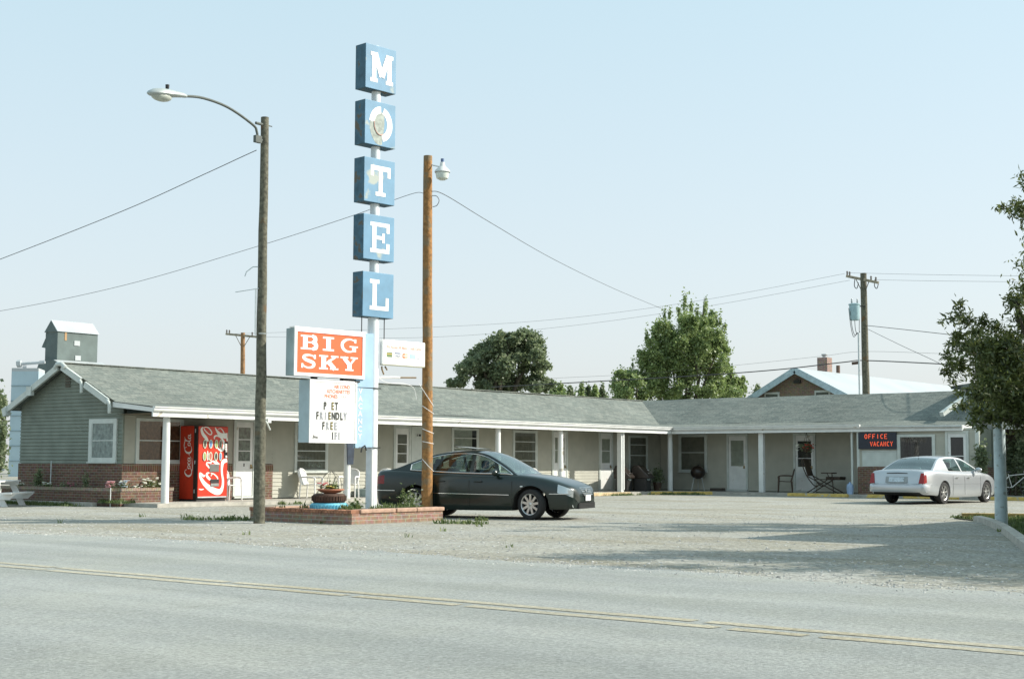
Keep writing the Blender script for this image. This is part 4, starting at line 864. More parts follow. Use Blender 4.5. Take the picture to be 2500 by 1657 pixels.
b = MB(); b.obox((AX0.x, AX0.y, h_), (AX1.x - AX0.x, AX1.y - AX0.y, 0), tuple(hF * 3 - r0 * .5), (0, 0, .25)); b.tube([at_d(52, 888, 112), at_d(110, 884, 112)], .12, 6); b.tube([at_d(42, 888, 112), at_d(52, 887, 112)], .3, 6); b.tube([at_d(60, 905, 112), at_d(60, 893, 112)], .15, 6); b.build('conveyor', whroof, an)

# ================================================================== brick house with white roof
ho = thing('brick_house', 'brown brick house with white metal roof behind the right wing', 'house', (-38, 68, 0), world=True)
YH = 72.0; ap = on_y(1940, 898, YH); le = on_y(1822, 962, YH); re = on_y(2095, 968, YH); hw = 8.3
hz = ap.z; ez = hz - 2.55; xa = ap.x - 4.8; xb = ap.x + 6.6; ezr = hz - 3.3
b = MB(); b.prism([(xa + .3, YH + .4, 0), (xa + .3, YH + .4, ez), (ap.x, YH + .4, hz - .2), (xb - .3, YH + .4, ezr), (xb - .3, YH + .4, 0)], (0, 22, 0)); b.build('wall', brickmat('tan_brick', (.20, .145, .095), (.165, .12, .08), (.24, .19, .14), .25, .09), ho)
b = MB(); 
b.add([(ap.x, YH, hz), (ap.x, YH + 30, hz), (xa - .2, YH + 30, ez - .15), (xa - .2, YH, ez - .15), (ap.x, YH, hz - .13), (ap.x, YH + 30, hz - .13), (xa - .2, YH + 30, ez - .28), (xa - .2, YH, ez - .28)], [(0, 1, 2, 3), (4, 7, 6, 5), (0, 3, 7, 4), (3, 2, 6, 7), (1, 5, 6, 2)])
b.add([(ap.x, YH, hz), (ap.x, YH + 30, hz), (xb + .2, YH + 30, ezr - .15), (xb + .2, YH, ezr - .15), (ap.x, YH, hz - .13), (ap.x, YH + 30, hz - .13), (xb + .2, YH + 30, ezr - .28), (xb + .2, YH, ezr - .28)], [(3, 2, 1, 0), (5, 6, 7, 4), (4, 7, 3, 0), (7, 6, 2, 3), (2, 6, 5, 1)])
rfo = b.build('roof', whroof, ho)
b = MB(); b.beam((ap.x, YH - .02, hz - .12), (xa - .2, YH - .02, ez - .27), .06, .34); b.beam((ap.x, YH - .02, hz - .12), (xb + .2, YH - .02, ezr - .27), .06, .34); b.build('bargeboard', mat('board_blue', (.44, .56, .62), .6), ho)
for (x0, x1, y0, y1) in ((1868, 1904, 958, 985), (1990, 2028, 953, 985)):
    p = on_y(x0, y0, YH + .4); q = on_y(x1, y1, YH + .4); b = MB(); b.box((p.x, YH + .32, q.z), (q.x, YH + .41, p.z)); f_ = b.build('window', trim, ho); b = MB(); b.box((p.x + .09, YH + .30, q.z + .09), (q.x - .09, YH + .325, p.z - .12)); b.build('window_pane', mat('dark_pane', (.10, .11, .10), .2), f_)
p = on_y(1948, 932, YH + .4); b = MB(); b.box((p.x - .2, YH + .25, p.z - .08), (p.x + .2, YH + .4, p.z + .1)); b.build('gable_lamp', darkmetal, ho)
c0 = at_d(2013, 873, 86); b = MB(); b.box((c0.x - .33, c0.y - .33, 3.5), (c0.x + .33, c0.y + .33, c0.z)); b.build('chimney', brickmat('chimney_brick', (.30, .15, .11), (.25, .12, .09), (.4, .35, .3)), rfo)
b = MB(); b.lathe([(.13, 0), (.13, .12), (.2, .16), (.2, .22)], (c0.x, c0.y, c0.z), n=10); b.build('chimney_cap', galv, rfo)
c0 = at_d(2046, 892, 84); b = MB(); b.tube([(c0.x, c0.y, 4), tuple(c0)], .12, 8); b.build('vent_pipe', mat('vent_rust', (.16, .10, .07), .8), rfo)

# ================================================================== trees
def tree(label, base, h, blobs, n, size, m, seed, name='deciduous_tree', tr=.25, group=None, cat='tree', shape='quad', limbs=True, shell=.5):
    t = thing(name, label, cat, (base[0], base[1], 0), group=group)
    k = MB(); rr = random.Random(seed); top = max(b[2] for b in blobs); cen = Vector((sum(b[0] for b in blobs) / len(blobs) - base[0], sum(b[1] for b in blobs) / len(blobs) - base[1], h * .6))
    fork = Vector((0, 0, h * .28)); k.tube(smooth([(0, 0, -.1), (rr.uniform(-.1, .1), rr.uniform(-.1, .1), h * .15), tuple(fork)], 3), [tr * 1.15] + [tr] * 5 + [tr * .85], 10)
    for b in (blobs if len(blobs) < 12 else rr.sample(blobs, 13)):
        q = Vector((b[0] - base[0], b[1] - base[1], b[2])); mid = fork * .5 + q * .5 + Vector((rr.uniform(-.4, .4), rr.uniform(-.4, .4), rr.uniform(-.1, .5))) * (h / 10)
        k.tube(smooth([tuple(fork), tuple(mid), tuple(q)], 4), [tr * .3 * (1 - i / 9) + .02 for i in range(9)], 6)
        for z in range(2):
            e = q + Vector((rr.uniform(-1, 1) * b[3], rr.uniform(-1, 1) * b[4], rr.uniform(-.3, .9) * b[5])) * .8; k.tube([tuple(mid * .3 + q * .7), tuple(e)], [tr * .16, .012], 5)
    k.build('trunk', bark, t); leaves('crown', blobs, n, size, m, t, seed, shape, shell); return t
def img_blobs(D, rows, depth=.8, seed=0):
    """rows: (px, py, r_px across, r_px high) clumps of a crown at distance D"""
    rr = random.Random(seed); out = []
    for (x, y, a, b) in rows:
        c = at_d(x, y, D + rr.uniform(-1, 1) * depth * 2); k = D / FPX; out.append((c.x, c.y, c.z, a * k, a * k * depth, b * k))
    return out
rr = random.Random(11)
def clumps(outline, n, rmin, rmax, seed):
    """random clumps inside a crown outline given as rows (y, x0, x1)"""
    q = random.Random(seed); out = []
    for i in range(n):
        j = q.randrange(len(outline) - 1); t = q.random(); y = outline[j][0] * (1 - t) + outline[j + 1][0] * t; xa = outline[j][1] * (1 - t) + outline[j + 1][1] * t; xb = outline[j][2] * (1 - t) + outline[j + 1][2] * t
        r = q.uniform(rmin, rmax); out.append((q.uniform(xa + r * .8, xb - r * .8), y + r * .3, r, r * q.uniform(.6, .95)))
    return out
D = 92; b0 = at_d(1205, 1170, D)
def lumps(big, k, seed, tall=.8):
    q = random.Random(seed); out = []
    for (x, y, r) in big:
        for _ in range(k):
            a = q.uniform(0, 6.28); d = r * q.random() ** .5 * .85; rr_s = q.uniform(.22, .42) * r + 4; out.append((x + d * math.cos(a), y + d * math.sin(a) * .85, rr_s, rr_s * q.uniform(tall * .7, tall * 1.3)))
    return out
bigA = [(1165, 868, 34), (1140, 898, 26), (1118, 930, 20), (1200, 842, 26), (1235, 875, 44), (1288, 832, 32), (1262, 822, 22), (1305, 868, 34), (1322, 905, 26), (1335, 938, 18), (1255, 925, 52), (1195, 915, 30), (1310, 945, 26), (1100, 938, 11), (1180, 945, 26), (1225, 815, 10)]
tree('broad dark green cottonwood standing behind the left wing roof', (b0.x, b0.y), 11, img_blobs(D, lumps(bigA, 9, 4), seed=1), 80000, .19, leaf_dark, 3, 'broadleaf_tree', .5, shell=.35)
D = 76; b0 = at_d(1665, 1170, D)
bigB = [(1600, 850, 32), (1660, 830, 40), (1720, 830, 38), (1755, 860, 24), (1590, 905, 34), (1640, 900, 40), (1700, 905, 40), (1750, 920, 26), (1545, 935, 30), (1520, 955, 24), (1610, 955, 40), (1680, 960, 40), (1745, 965, 34), (1790, 965, 20), (1735, 790, 26), (1690, 790, 26), (1625, 800, 24)]
qb = random.Random(5); shoots = [(x + qb.uniform(-5, 5), y + qb.uniform(-6, 8), qb.uniform(4, 7), qb.uniform(16, 30)) for x, y in ((1578, 822), (1592, 800), (1606, 790), (1622, 775), (1640, 772), (1655, 765), (1668, 750), (1676, 742), (1690, 745), (1704, 758), (1718, 755), (1727, 748), (1742, 768), (1755, 785), (1766, 805), (1772, 840), (1560, 860), (1548, 885), (1512, 905), (1500, 925), (1775, 880), (1800, 930), (1815, 935))]
tree('bright green poplar with upright shoots behind the roof corner', (b0.x, b0.y), 9, img_blobs(D, lumps(bigB + [(1680, 800, 34), (1640, 850, 34), (1690, 860, 40), (1620, 825, 30), (1585, 880, 28), (1740, 825, 30), (1760, 895, 22), (1610, 900, 34)], 9, 8, 1.15) + shoots, seed=2), 95000, .125, leaf_mid, 5, 'poplar_tree', .28, shell=.3)
D = 74; b0 = at_d(1520, 1170, D)
tree('low green bush crowding the left of the poplar', (b0.x, b0.y), 5, img_blobs(D, clumps([(890, 1495, 1540), (920, 1490, 1580), (955, 1490, 1600), (985, 1500, 1600)], 16, 12, 22, 9), seed=3), 16000, .13, leaf_mid, 6, 'bush', .15)
b0 = at_d(1780, 1170, 80)
tree('loose green bush on the right of the poplar', (b0.x, b0.y), 5, img_blobs(80, clumps([(905, 1775, 1800), (925, 1765, 1815), (950, 1750, 1825), (975, 1750, 1815)], 12, 9, 15, 10) + [(1785, 905, 6, 9), (1815, 925, 5, 9)], seed=4), 4200, .2, leaf_mid, 7, 'bush', .12)
# far conifers and dark trees between
for i, (x, y, a, lab) in enumerate(((1368, 938, 17, 'rounded far tree just right of the cottonwood'), (1392, 946, 12, 'small pointed far tree second in the distant row'), (1420, 940, 11, 'pointed far conifer third in the distant row'), (1436, 944, 10, 'pointed far conifer in the middle of the distant row'), (1452, 942, 10, 'pointed far conifer fifth in the distant row'), (1470, 944, 11, 'far conifer next to the dark bush'), (1352, 944, 13, 'far tree half behind the cottonwood'), (1850, 942, 14, 'small far tree left of the brick house'))):
    D = 190; b0 = at_d(x, 1150, D); bl = img_blobs(D, [(x, y + 4, a * .5, 10), (x, y + 18, a * .9, 14), (x, y + 36, a * 1.1, 18)], seed=i)
    tree(lab, (b0.x, b0.y), 9, bl, 1500, .38, leaf_dark if i % 2 else leaf_mid, 30 + i, 'distant_tree', .2, group='trees on the horizon')
b0 = at_d(-20, 1150, 100)
tree('tall dark green tree at the left edge beyond the annex', (b0.x, b0.y), 8, img_blobs(100, [(-20, 980, 30, 34), (-10, 1020, 26, 34), (5, 1060, 12, 30), (-30, 1060, 40, 40), (2, 1100, 14, 26), (-15, 1130, 30, 24), (8, 985, 10, 18)], seed=8), 9000, .28, leaf_dark, 12, 'edge_tree', .3)

# ================================================================== cars
def lerp_tab(tab, x):
    """smooth interpolation of (x, value) control points"""
    if x <= tab[0][0]: return tab[0][1]
    if x >= tab[-1][0]: return tab[-1][1]
    for i in range(len(tab) - 1):
        if tab[i][0] <= x <= tab[i + 1][0]:
            x0, y0 = tab[i]; x1, y1 = tab[i + 1]; t = (x - x0) / (x1 - x0)
            m0 = (y1 - tab[max(i - 1, 0)][1]) / max(1e-6, (x1 - tab[max(i - 1, 0)][0])); m1 = (tab[min(i + 2, len(tab) - 1)][1] - y0) / max(1e-6, (tab[min(i + 2, len(tab) - 1)][0] - x0))
            h = x1 - x0; return (2 * t ** 3 - 3 * t * t + 1) * y0 + (t ** 3 - 2 * t * t + t) * h * m0 + (-2 * t ** 3 + 3 * t * t) * y1 + (t ** 3 - t * t) * h * m1
glass_car = glassmat('car_glass', (0.80, 0.95, 0.89), 0.92, 0.08)
glass_back = glassmat('rear_glass', (0.45, 0.60, 0.60), 0.35, 0.24, (0.05, 0.09, 0.09))
def paint(name, col, metal=.25, rough=.28, dirt=None):
    m = mat(name, col, rough, metal, var=.03, vs=2, dirt=dirt); b = m.node_tree.nodes['Principled BSDF']; b.inputs['Coat Weight'].default_value = .45; b.inputs['Coat Roughness'].default_value = .06; return m
def wheel(car, x, y, r, w, side, steer=0.0, spokes=7, rimr=.68, rimm=None):
    ax = Vector((math.sin(-steer) * side, math.cos(steer) * side, 0)); c = Vector((x, y, r)); t = MB(); h = w / 2
    t.lathe([(r * rimr, -h * .9), (r * .80, -h), (r * .95, -h * .9), (r, -h * .55), (r, h * .55), (r * .95, h * .9), (r * .80, h), (r * rimr, h * .9), (r * rimr * .96, h * .6), (r * rimr * .94, -h * .5)], c, ax, 32)
    to = t.build('wheel', rubber, car)
    d = MB(); d.lathe([(r * rimr, h * .86), (r * rimr * .93, h * .78), (r * rimr * .90, h * .35)], c, ax, 32); d.lathe([(0, h * .72), (r * .11, h * .70), (r * .15, h * .6), (r * .16, h * .3)], c, ax, 14)
    e1 = ax.cross(Vector((0, 0, 1))).normalized(); e2 = Vector((0, 0, 1))
    for k in range(spokes):
        a = 2 * math.pi * k / spokes + .2; rad = e1 * math.cos(a) + e2 * math.sin(a); tan = -e1 * math.sin(a) + e2 * math.cos(a)
        p0 = c + ax * h * .66 + rad * r * .08; p1 = c + ax * h * .74 + rad * r * rimr * .95
        d.add([p0 - tan * r * .085, p0 + tan * r * .085, p1 + tan * r * .075, p1 - tan * r * .075, p0 - tan * r * .085 - ax * .03, p0 + tan * r * .085 - ax * .03, p1 + tan * r * .075 - ax * .03, p1 - tan * r * .075 - ax * .03], [(0, 1, 2, 3), (0, 4, 5, 1), (1, 5, 6, 2), (2, 6, 7, 3), (3, 7, 4, 0)])
    d.build('rim', rimm or alloy, to)
    k = MB(); k.lathe([(0, h * .1), (r * rimr * .9, h * .1)], c, ax, 24); k.build('brake', darkmetal, to)
def sedan(t, S, pm):
    """S: shape tables. x forward from the rear axle, y left, z up"""
    L0, L1, WB, Wm, rt = S['x0'], S['x1'], S['wb'], S['w'] / 2, S['rt']
    xs = sorted(set([L0, L0 + .015, L0 + .04, L0 + .08, L0 + .14] + [L0 + .2 + (L1 - L0 - .4) * i / 72 for i in range(73)] + [L1 - .14, L1 - .08, L1 - .04, L1 - .015, L1] + [a + S['ra'] * math.cos(R(q)) for a in (0, WB) for q in range(0, 181, 12)]))
    def width(x):
        w = Wm
        d0 = (L0 + .75 - x); d1 = (x - (L1 - 1.0))
        if d0 > 0: w -= S['tap0'] * (d0 / .75) ** 2.2 + S['rnd0'] * max(0, (d0 - .62) / .13) ** 2
        if d1 > 0: w -= S['tap1'] * (d1 / 1.0) ** 2.0 + S['rnd1'] * max(0, (d1 - .80) / .20) ** 2
        return w
    def section(x):
        w = width(x); zt = lerp_tab(S['top'], x); zb = lerp_tab(S['bot'], x); cr = S['crown'] * (1 if zt - zb > .3 else .4)
        H = zt - zb; zz = [zt + cr, zt + cr * .9, zt + cr * .55, zt + .0, zt - .035, zt - .10, zt - .18, zb + H * .62, zb + H * .50, zb + H * .36, zb + H * .2, zb + .05, zb, zb, zb]
        for i in range(5, 9): zz[i] = min(zz[i], zz[i - 1] - .01)
        yy = [0, .45, .72, .905, .955, .982, .994, 1.0, 1.0, .997, .985, .965, .93, .6, 0]
        P = []
        for y, z, i in zip(yy, zz, range(15)):
            for ax_ in (0, WB):
                d = S['ra'] ** 2 - (x - ax_) ** 2
                if d > 0 and i >= 5: z = max(z, rt * .98 + math.sqrt(d)) if z < rt * .98 + math.sqrt(d) else z
            P.append((x, y * w, min(z, zz[3]) if i >= 3 else z))
        return P
    secs = [section(x) for x in xs]; n = 15
    body = MB(); lamps = {}; 
    def put(mb, q): mb.add(q, [tuple(range(len(q)))], 0, True)
    mbs = {'body': body}
    V = []; 
    for s_ in secs: V += [p for p in s_] + [(p[0], -p[1], p[2]) for p in s_[1:-1]]
    m = n + n - 2
    def vid(i, k, left):      # k along the half section
        return i * m + (k if (left or k in (0, n - 1)) else n + k - 1)
    FB = []; sel = {}
    cab0, cab1 = S['cab']
    for i in range(len(xs) - 1):
        xm_ = (xs[i] + xs[i + 1]) / 2
        for k in range(n - 1):
            if k < 2 and cab0 < xm_ < cab1: key = 'cabin_floor'
            elif k >= 12: key = 'underside'
            else: key = S['pick'](xm_, k, (secs[i][k][2] + secs[i][k + 1][2]) / 2)
            for left in (True, False):
                f = (vid(i, k, left), vid(i, k + 1, left), vid(i + 1, k + 1, left), vid(i + 1, k, left))
                if not left: f = f[::-1]
                if key: sel.setdefault((key, left if key in S['lr'] else None), []).append(f)
                else: FB.append(f)
    for i, rev in ((0, False), (len(xs) - 1, True)):
        for k in range(n - 1):
            f = (vid(i, k, True), vid(i, k + 1, True), vid(i, k + 1, False), vid(i, k, False))
            if len(set(f)) < 4: f = tuple(dict.fromkeys(f))
            if len(f) >= 3: FB.append(f[::-1] if not rev else f)
    b = MB(); b.v = V; b.f = FB; b.m = [0] * len(FB); b.sm = [True] * len(FB); 
    # ---- greenhouse
    arc = S['arc']; N = len(arc)
    def belt(x): return lerp_tab(S['top'], x)
    yT = [a[2] for a in arc]; side = []
    for (x, z, y) in arc:
        zb_ = min(belt(x) - .005, z - .001); yb = width(x) * .90; h = z - zb_
        za = zb_ + min(.035, h * .2); zc = max(za + .0005, z - S['rail'])
        def yy(zq): q = (zq - zb_) / max(h, 1e-3); full = (zq - zb_) / S['gh']; return min(yb, y + (yb - y) * 1) * 1.0 - (min(yb, 9) - S['yroof']) * min(1, full) ** 1.15
        side.append([(x, yy(zb_), zb_), (x, yy(za), za), (x, yy((za + zc) / 2), (za + zc) / 2), (x, yy(zc), zc), (x, yy(z), z)])
    gl = {}
    base = len(b.v)
    for sgn in (1, -1):
        o = len(b.v); b.v += [(p[0], p[1] * sgn, p[2]) for col in side for p in col]
        for i in range(N - 1):
            xm_ = (arc[i][0] + arc[i + 1][0]) / 2
            w = next((kk for kk, (a, c) in enumerate(S['win']) if a < xm_ < c), None)
            for j in range(4):
                f = (o + i * 5 + j, o + (i + 1) * 5 + j, o + (i + 1) * 5 + j + 1, o + i * 5 + j + 1); f = f if sgn == -1 else f[::-1]
                if w is not None and j in (1, 2): gl.setdefault(('side_window', sgn, w), []).append([b.v[q] for q in f])
                else: b.f.append(f); b.m.append(0); b.sm.append(True)
    # top sheet
    T = [-1, -.93, -.6, -.2, .2, .6, .93, 1]
    def tv(i, t):
        x, z, _ = arc[i]; y = side[i][4][1]; cr = .035 if S['hdr'][0] <= x <= S['hdr'][1] else .05
        xx = x; 
        if x < S['hdr'][0]: xx = x - S['bow'] * (1 - t * t) * min(1, (S['hdr'][0] - x) / .3)
        if x > S['hdr'][1]: xx = x + S['bow'] * (1 - t * t) * min(1, (x - S['hdr'][1]) / .3)
        return (xx, y * t, z + cr * (1 - t * t) * (1 if abs(i - N / 2) < N * .42 else .35))
    for i in range(N - 1):
        xm_ = (arc[i][0] + arc[i + 1][0]) / 2
        for j in range(len(T) - 1):
            q = [tv(i, T[j]), tv(i + 1, T[j]), tv(i + 1, T[j + 1]), tv(i, T[j + 1])]
            inner = 0 < j < len(T) - 2
            if inner and xm_ < S['hdr'][0]: gl.setdefault(('rear_window', 0, 0), []).append(q)
            elif inner and xm_ > S['hdr'][1]: gl.setdefault(('windscreen', 0, 0), []).append(q)
            else: b.add(q, [(0, 1, 2, 3)], 0, True)
    bo = b.build('body', pm, t, fix=True, sharp=35)
    for (key, lr), fs in sel.items():
        mb = MB(); used = {}; 
        for f in fs:
            for q in f: used.setdefault(q, len(used))
        mb.add([V[q] for q in used], [tuple(used[q] for q in f) for f in fs], 0, True); mb.build(key, S['mats'][key], t, fix=True)
    for (nm, sgn, w), qs in gl.items():
        mb = MB(); [mb.add(q, [(0, 1, 2, 3)], 0, True) for q in qs]; mb.build(nm, S.get('glass_' + nm, glass_car), t, fix=True)
    # window outline trim
    if S.get('chrome'):
        for sgn in (1, -1):
            lo = [i for i in range(N) if S['win'][0][0] - .01 <= arc[i][0] <= S['win'][-1][1] + .01]
            c = MB(); pts = [(side[i][1][0], side[i][1][1] * sgn + .006 * sgn, side[i][1][2]) for i in lo] + [(side[i][3][0], side[i][3][1] * sgn + .006 * sgn, side[i][3][2]) for i in reversed(lo)]
            c.tube(pts + [pts[0]], .011, 5, caps=False); c.build('window_trim', chrome, t)
    # pillars between panes, interior, seats
    c = MB()
    for sgn in (1, -1):
        for px_ in S['seams']: c.tube([(px_, (width(px_) + .0015) * sgn, z) for z in (.26, .45, .6, lerp_tab(S['top'], px_) - .12)], .0035, 4)
    c.build('door_seam', blackp, t)
    c = MB()
    for sgn in (1, -1):
        for hx in S['handles']: c.tube([(hx - .09, (width(hx) + .022) * sgn, S['hz']), (hx + .09, (width(hx) + .022) * sgn, S['hz'])], .016, 8)
    c.build('door_handle', S['handle_m'], t)
    for sx, lab in ((S['seat'][0], 1), (S['seat'][1], 2)):
        for sy in (.36, -.36):
            c = MB(); c.box((sx - .08, sy - .24, .55), (sx + .08, sy + .24, belt(sx) + .10)); c.box((sx - .06, sy - .13, belt(sx) + .12), (sx + .05, sy + .13, belt(sx) + .30)); c.build('seat', S['seat_m'], t, bevel=.04)
    c = MB(); c.box((S['cab'][0] + .1, -Wm * .86, .25), (S['cab'][1] - .1, Wm * .86, .5)); c.box((S['cab'][1] - .55, -Wm * .8, .5), (S['cab'][1] - .1, Wm * .8, belt(2) - .03)); c.build('interior', interior, t)
    for x in (0, WB):
        for sgn in (1, -1): wheel(t, x, (Wm - .115) * sgn, rt, .205, sgn, S['steer'] if x else 0, S['spokes'], S['rimr'])
    for sgn in (1, -1):
        c = MB(); xm_, zm = S['mir']; c.ell((xm_, (width(xm_) * .93 + .14) * sgn, zm), (.065, .115, .075), 12, 8); c.tube([(xm_, width(xm_) * .85 * sgn, zm - .05), (xm_, (width(xm_) * .93 + .1) * sgn, zm - .03)], .03, 6); c.build('wing_mirror', S.get('mir_m', pm), t)
    return width
# --- the dark sedan
cp1 = paint('dark_green_paint', (0.007, 0.016, 0.013), .1, .28)
headl = mat('headlamp', (.55, .58, .58), .12, .5, var=.05)
S1 = dict(x0=-1.03, x1=3.67, wb=2.70, w=1.75, rt=.325, ra=.40, tap0=.10, rnd0=.10, tap1=.15, rnd1=.24, crown=.035,
    top=[(-1.03, .86), (-.99, .96), (-.90, 1.005), (-.6, 1.02), (-.1, 1.0), (.6, .965), (1.5, .94), (2.3, .935), (2.5, .925), (2.9, .875), (3.2, .81), (3.45, .73), (3.58, .67), (3.64, .60), (3.67, .52)],
    bot=[(-1.03, .42), (-.97, .30), (-.8, .26), (.4, .19), (2.3, .19), (3.1, .22), (3.5, .23), (3.62, .25), (3.67, .32)],
    arc=[(x, lerp_tab([(-.72, 1.015), (-.45, 1.085), (-.1, 1.225), (.25, 1.345), (.6, 1.415), (.95, 1.442), (1.3, 1.43), (1.6, 1.365), (1.9, 1.225), (2.15, 1.085), (2.36, .945), (2.40, .925)], x), .56) for x in sorted(set([-.72 + 3.12 * i / 46 for i in range(47)] + [-.15, .50, .56, 1.25, 1.33, 1.82, 1.87, 2.27]))],
    rail=.052, gh=.50, yroof=.50, hdr=(.28, 1.50), bow=.08, win=[(-.15, .50), (.56, 1.25), (1.33, 1.82), (1.87, 2.27)], cab=(-.30, 2.24), seams=(.47, 1.29, 2.28), handles=(.62, 1.50), hz=.80, handle_m=cp1,
    seat=(.35, 1.15), seat_m=interior, steer=R(-14), spokes=9, rimr=.70, mir=(1.93, .985), chrome=True, lr=('headlight', 'tail_light'),
    pick=lambda x, k, z: 'headlight' if (3.28 < x < 3.60 and k in (4, 5, 6)) else ('tail_light' if (x < -.80 and k in (5, 6)) else None),
    mats={'cabin_floor': interior, 'underside': interior, 'headlight': headl, 'tail_light': mat('tail_red', (.22, .01, .01), .2)})
S1['handle_m'] = cp1; S1['glass_windscreen'] = glassmat('windscreen_glass', (.55, .72, .70), .45, .30, (.10, .15, .15))
D1 = 30.3; wheelp = lf((1300 - CXP) / FPX * D1, D1)                  # near front wheel
th = R(22); hd1 = r0 * math.cos(th) - hF * math.sin(th); lf1 = Vector((-hd1.y, hd1.x, 0))
org = wheelp - hd1 * 2.70 + lf1 * .76; org.z = .0
car1 = thing('sedan_car', 'dark green sedan with tilted sunroof parked behind the wooden pole', 'car', tuple(org), math.atan2(hd1.y, hd1.x))
w1 = sedan(car1, S1, cp1)
c = MB()
for sgn in (1, -1): c.tube([(x, (w1(x) + .012) * sgn, .545 - .012 * x) for x in [.42 + .1 * i for i in range(19)]], .012, 6); c.tube([(x, (w1(x) + .012) * sgn, .55) for x in (3.12, 3.2, 3.3, 3.4, 3.5, 3.56)], .012, 6); c.tube([(x, (w1(x) + .012) * sgn, .585) for x in (-.97, -.9, -.8, -.7, -.48)], .012, 6)
c.build('side_trim', chrome, car1)
g_ = MB()
for k in range(5): g_.tube([(3.612 + (.66 - z) * .62, y, z) for y, z in [(-.33 + .015 * k, .67 - .036 * k), (0, .67 - .036 * k), (.33 - .015 * k, .67 - .036 * k)]], .011, 5)
g_.build('grille_bar', chrome, car1)
c = MB(); c.prism([(3.585, -.33, .68), (3.585, .33, .68), (3.69, .26, .50), (3.69, -.26, .50)], (.004, 0, .003)); c.build('grille', blackp, car1)
c = MB(); c.lathe([(.045, 0), (.055, .01), (.045, .012)], (3.655, 0, .61), (1, 0, .3), 16); c.build('emblem', chrome, car1)
c = MB(); c.box((3.685, -.16, .40), (3.70, .16, .53)); c.build('number_plate', sign_white, car1)
c = MB()
for z in (.24, .275, .31, .345): c.box((3.60, -.5, z), (3.685, .5, z + .012))
c.box((3.55, -.52, .235), (3.672, .52, .355)); c.build('lower_grille', blackp, car1)
for sgn in (1, -1): c = MB(); c.lathe([(.04, 0), (.05, .02), (0, .025)], (3.57, .62 * sgn, .31), (1, .25 * sgn, 0), 12); c.build('fog_lamp', headl, car1)
for sgn in (1, -1): c = MB(); c.ell((2.50, (w1(2.5) + .003) * sgn, .70), (.035, .01, .015), 8, 6); c.build('side_repeater', sign_white, car1)
c = MB(); c.add([(.72, -.38, 1.555), (1.28, -.38, 1.50), (1.28, .38, 1.50), (.72, .38, 1.555), (.72, -.38, 1.54), (1.28, -.38, 1.485), (1.28, .38, 1.485), (.72, .38, 1.54)], [(0, 1, 2, 3), (7, 6, 5, 4), (0, 4, 5, 1), (1, 5, 6, 2), (2, 6, 7, 3), (3, 7, 4, 0)]); c.build('sunroof', cp1, car1)
c = MB(); c.tube([(1.7, -.3, 1.05), (1.62, -.33, 1.12)], .02, 6); c.lathe([(.17, 0), (.19, .012), (.17, .024), (.15, .012), (.17, 0)], (1.60, -.33, 1.0), (-.9, 0, .4), 20); c.build('steering_wheel', blackp, car1)
# --- the silver sedan
cp2 = paint('silver_paint', (0.49, 0.51, 0.53), .5, .28)
tail = mat('tail_lens', (.30, .015, .015), .15, var=.1)
S2 = dict(x0=-1.28, x1=3.98, wb=2.93, w=1.89, rt=.335, ra=.385, tap0=.09, rnd0=.05, tap1=.20, rnd1=.25, crown=.04,
    top=[(-1.28, .60), (-1.265, .62), (-1.20, .92), (-1.16, .975), (-1.0, 1.0), (-.6, 1.015), (-.1, 1.0), (.6, .97), (1.6, .955), (2.55, .955), (2.8, .93), (3.2, .88), (3.6, .79), (3.8, .72), (3.93, .62), (3.98, .52)],
    bot=[(-1.28, .36), (-1.2, .30), (-.8, .28), (.4, .20), (2.5, .20), (3.3, .22), (3.8, .24), (3.98, .32)],
    arc=[(x, lerp_tab([(-.62, 1.01), (-.35, 1.14), (.0, 1.30), (.25, 1.375), (.6, 1.415), (1.0, 1.43), (1.4, 1.42), (1.75, 1.37), (2.05, 1.25), (2.4, 1.08), (2.68, .945)], x), .60) for x in sorted(set([-.62 + 3.30 * i / 46 for i in range(47)] + [.22, .46, 1.30, 1.38, 2.45]))],
    rail=.055, gh=.48, yroof=.58, hdr=(.22, 1.70), bow=.08, win=[(.46, 1.30), (1.38, 2.45)], cab=(-.15, 2.45), seams=(.55, 1.34, 2.45), handles=(.80, 1.60), hz=.80, handle_m=chrome,
    seat=(.45, 1.30), seat_m=mat('grey_leather', (.12, .12, .11), .7), steer=0.0, spokes=7, rimr=.66, mir=(2.15, 1.03), lr=('tail_light',),
    pick=lambda x, k, z: 'tail_light' if (x < -1.09 and k in (5, 6, 7) and z > .58) else None, mats={'cabin_floor': interior, 'underside': interior, 'tail_light': tail})
S2['glass_rear_window'] = glass_back; S2['mir_m'] = cp2
D2 = 43.5; wp2 = lf((2294 - CXP) / FPX * D2, D2); th2 = math.atan2(.73, .68)
hd2 = (r0 * .68 + hF * .73).normalized(); lf2 = Vector((-hd2.y, hd2.x, 0)); org2 = wp2 + lf2 * .82; org2.z = 0
car2 = thing('sedan_car', 'silver sedan seen from behind, parked nose-in at the office', 'car', tuple(org2), math.atan2(hd2.y, hd2.x))
w2 = sedan(car2, S2, cp2)
bm_ = MB(); prof = [(.02, .36), (-.07, .37), (-.095, .42), (-.10, .50), (-.085, .575), (-.05, .60), (.03, .605)]
ys = [-.93, -.91, -.84, -.7, -.35, 0, .35, .7, .84, .91, .93]; xo = [.42, .12, .03, 0, -.015, -.02, -.015, 0, .03, .12, .42]
V = [(-1.25 + p[0] + o, y * (1 if abs(y) < .9 else 1.012), p[1]) for y, o in zip(ys, xo) for p in prof]; n_ = len(prof)
bm_.add(V, [(i * n_ + k, (i + 1) * n_ + k, (i + 1) * n_ + k + 1, i * n_ + k + 1) for i in range(len(ys) - 1) for k in range(n_ - 1)], 0, True); bm_.build('bumper', cp2, car2, fix=True)
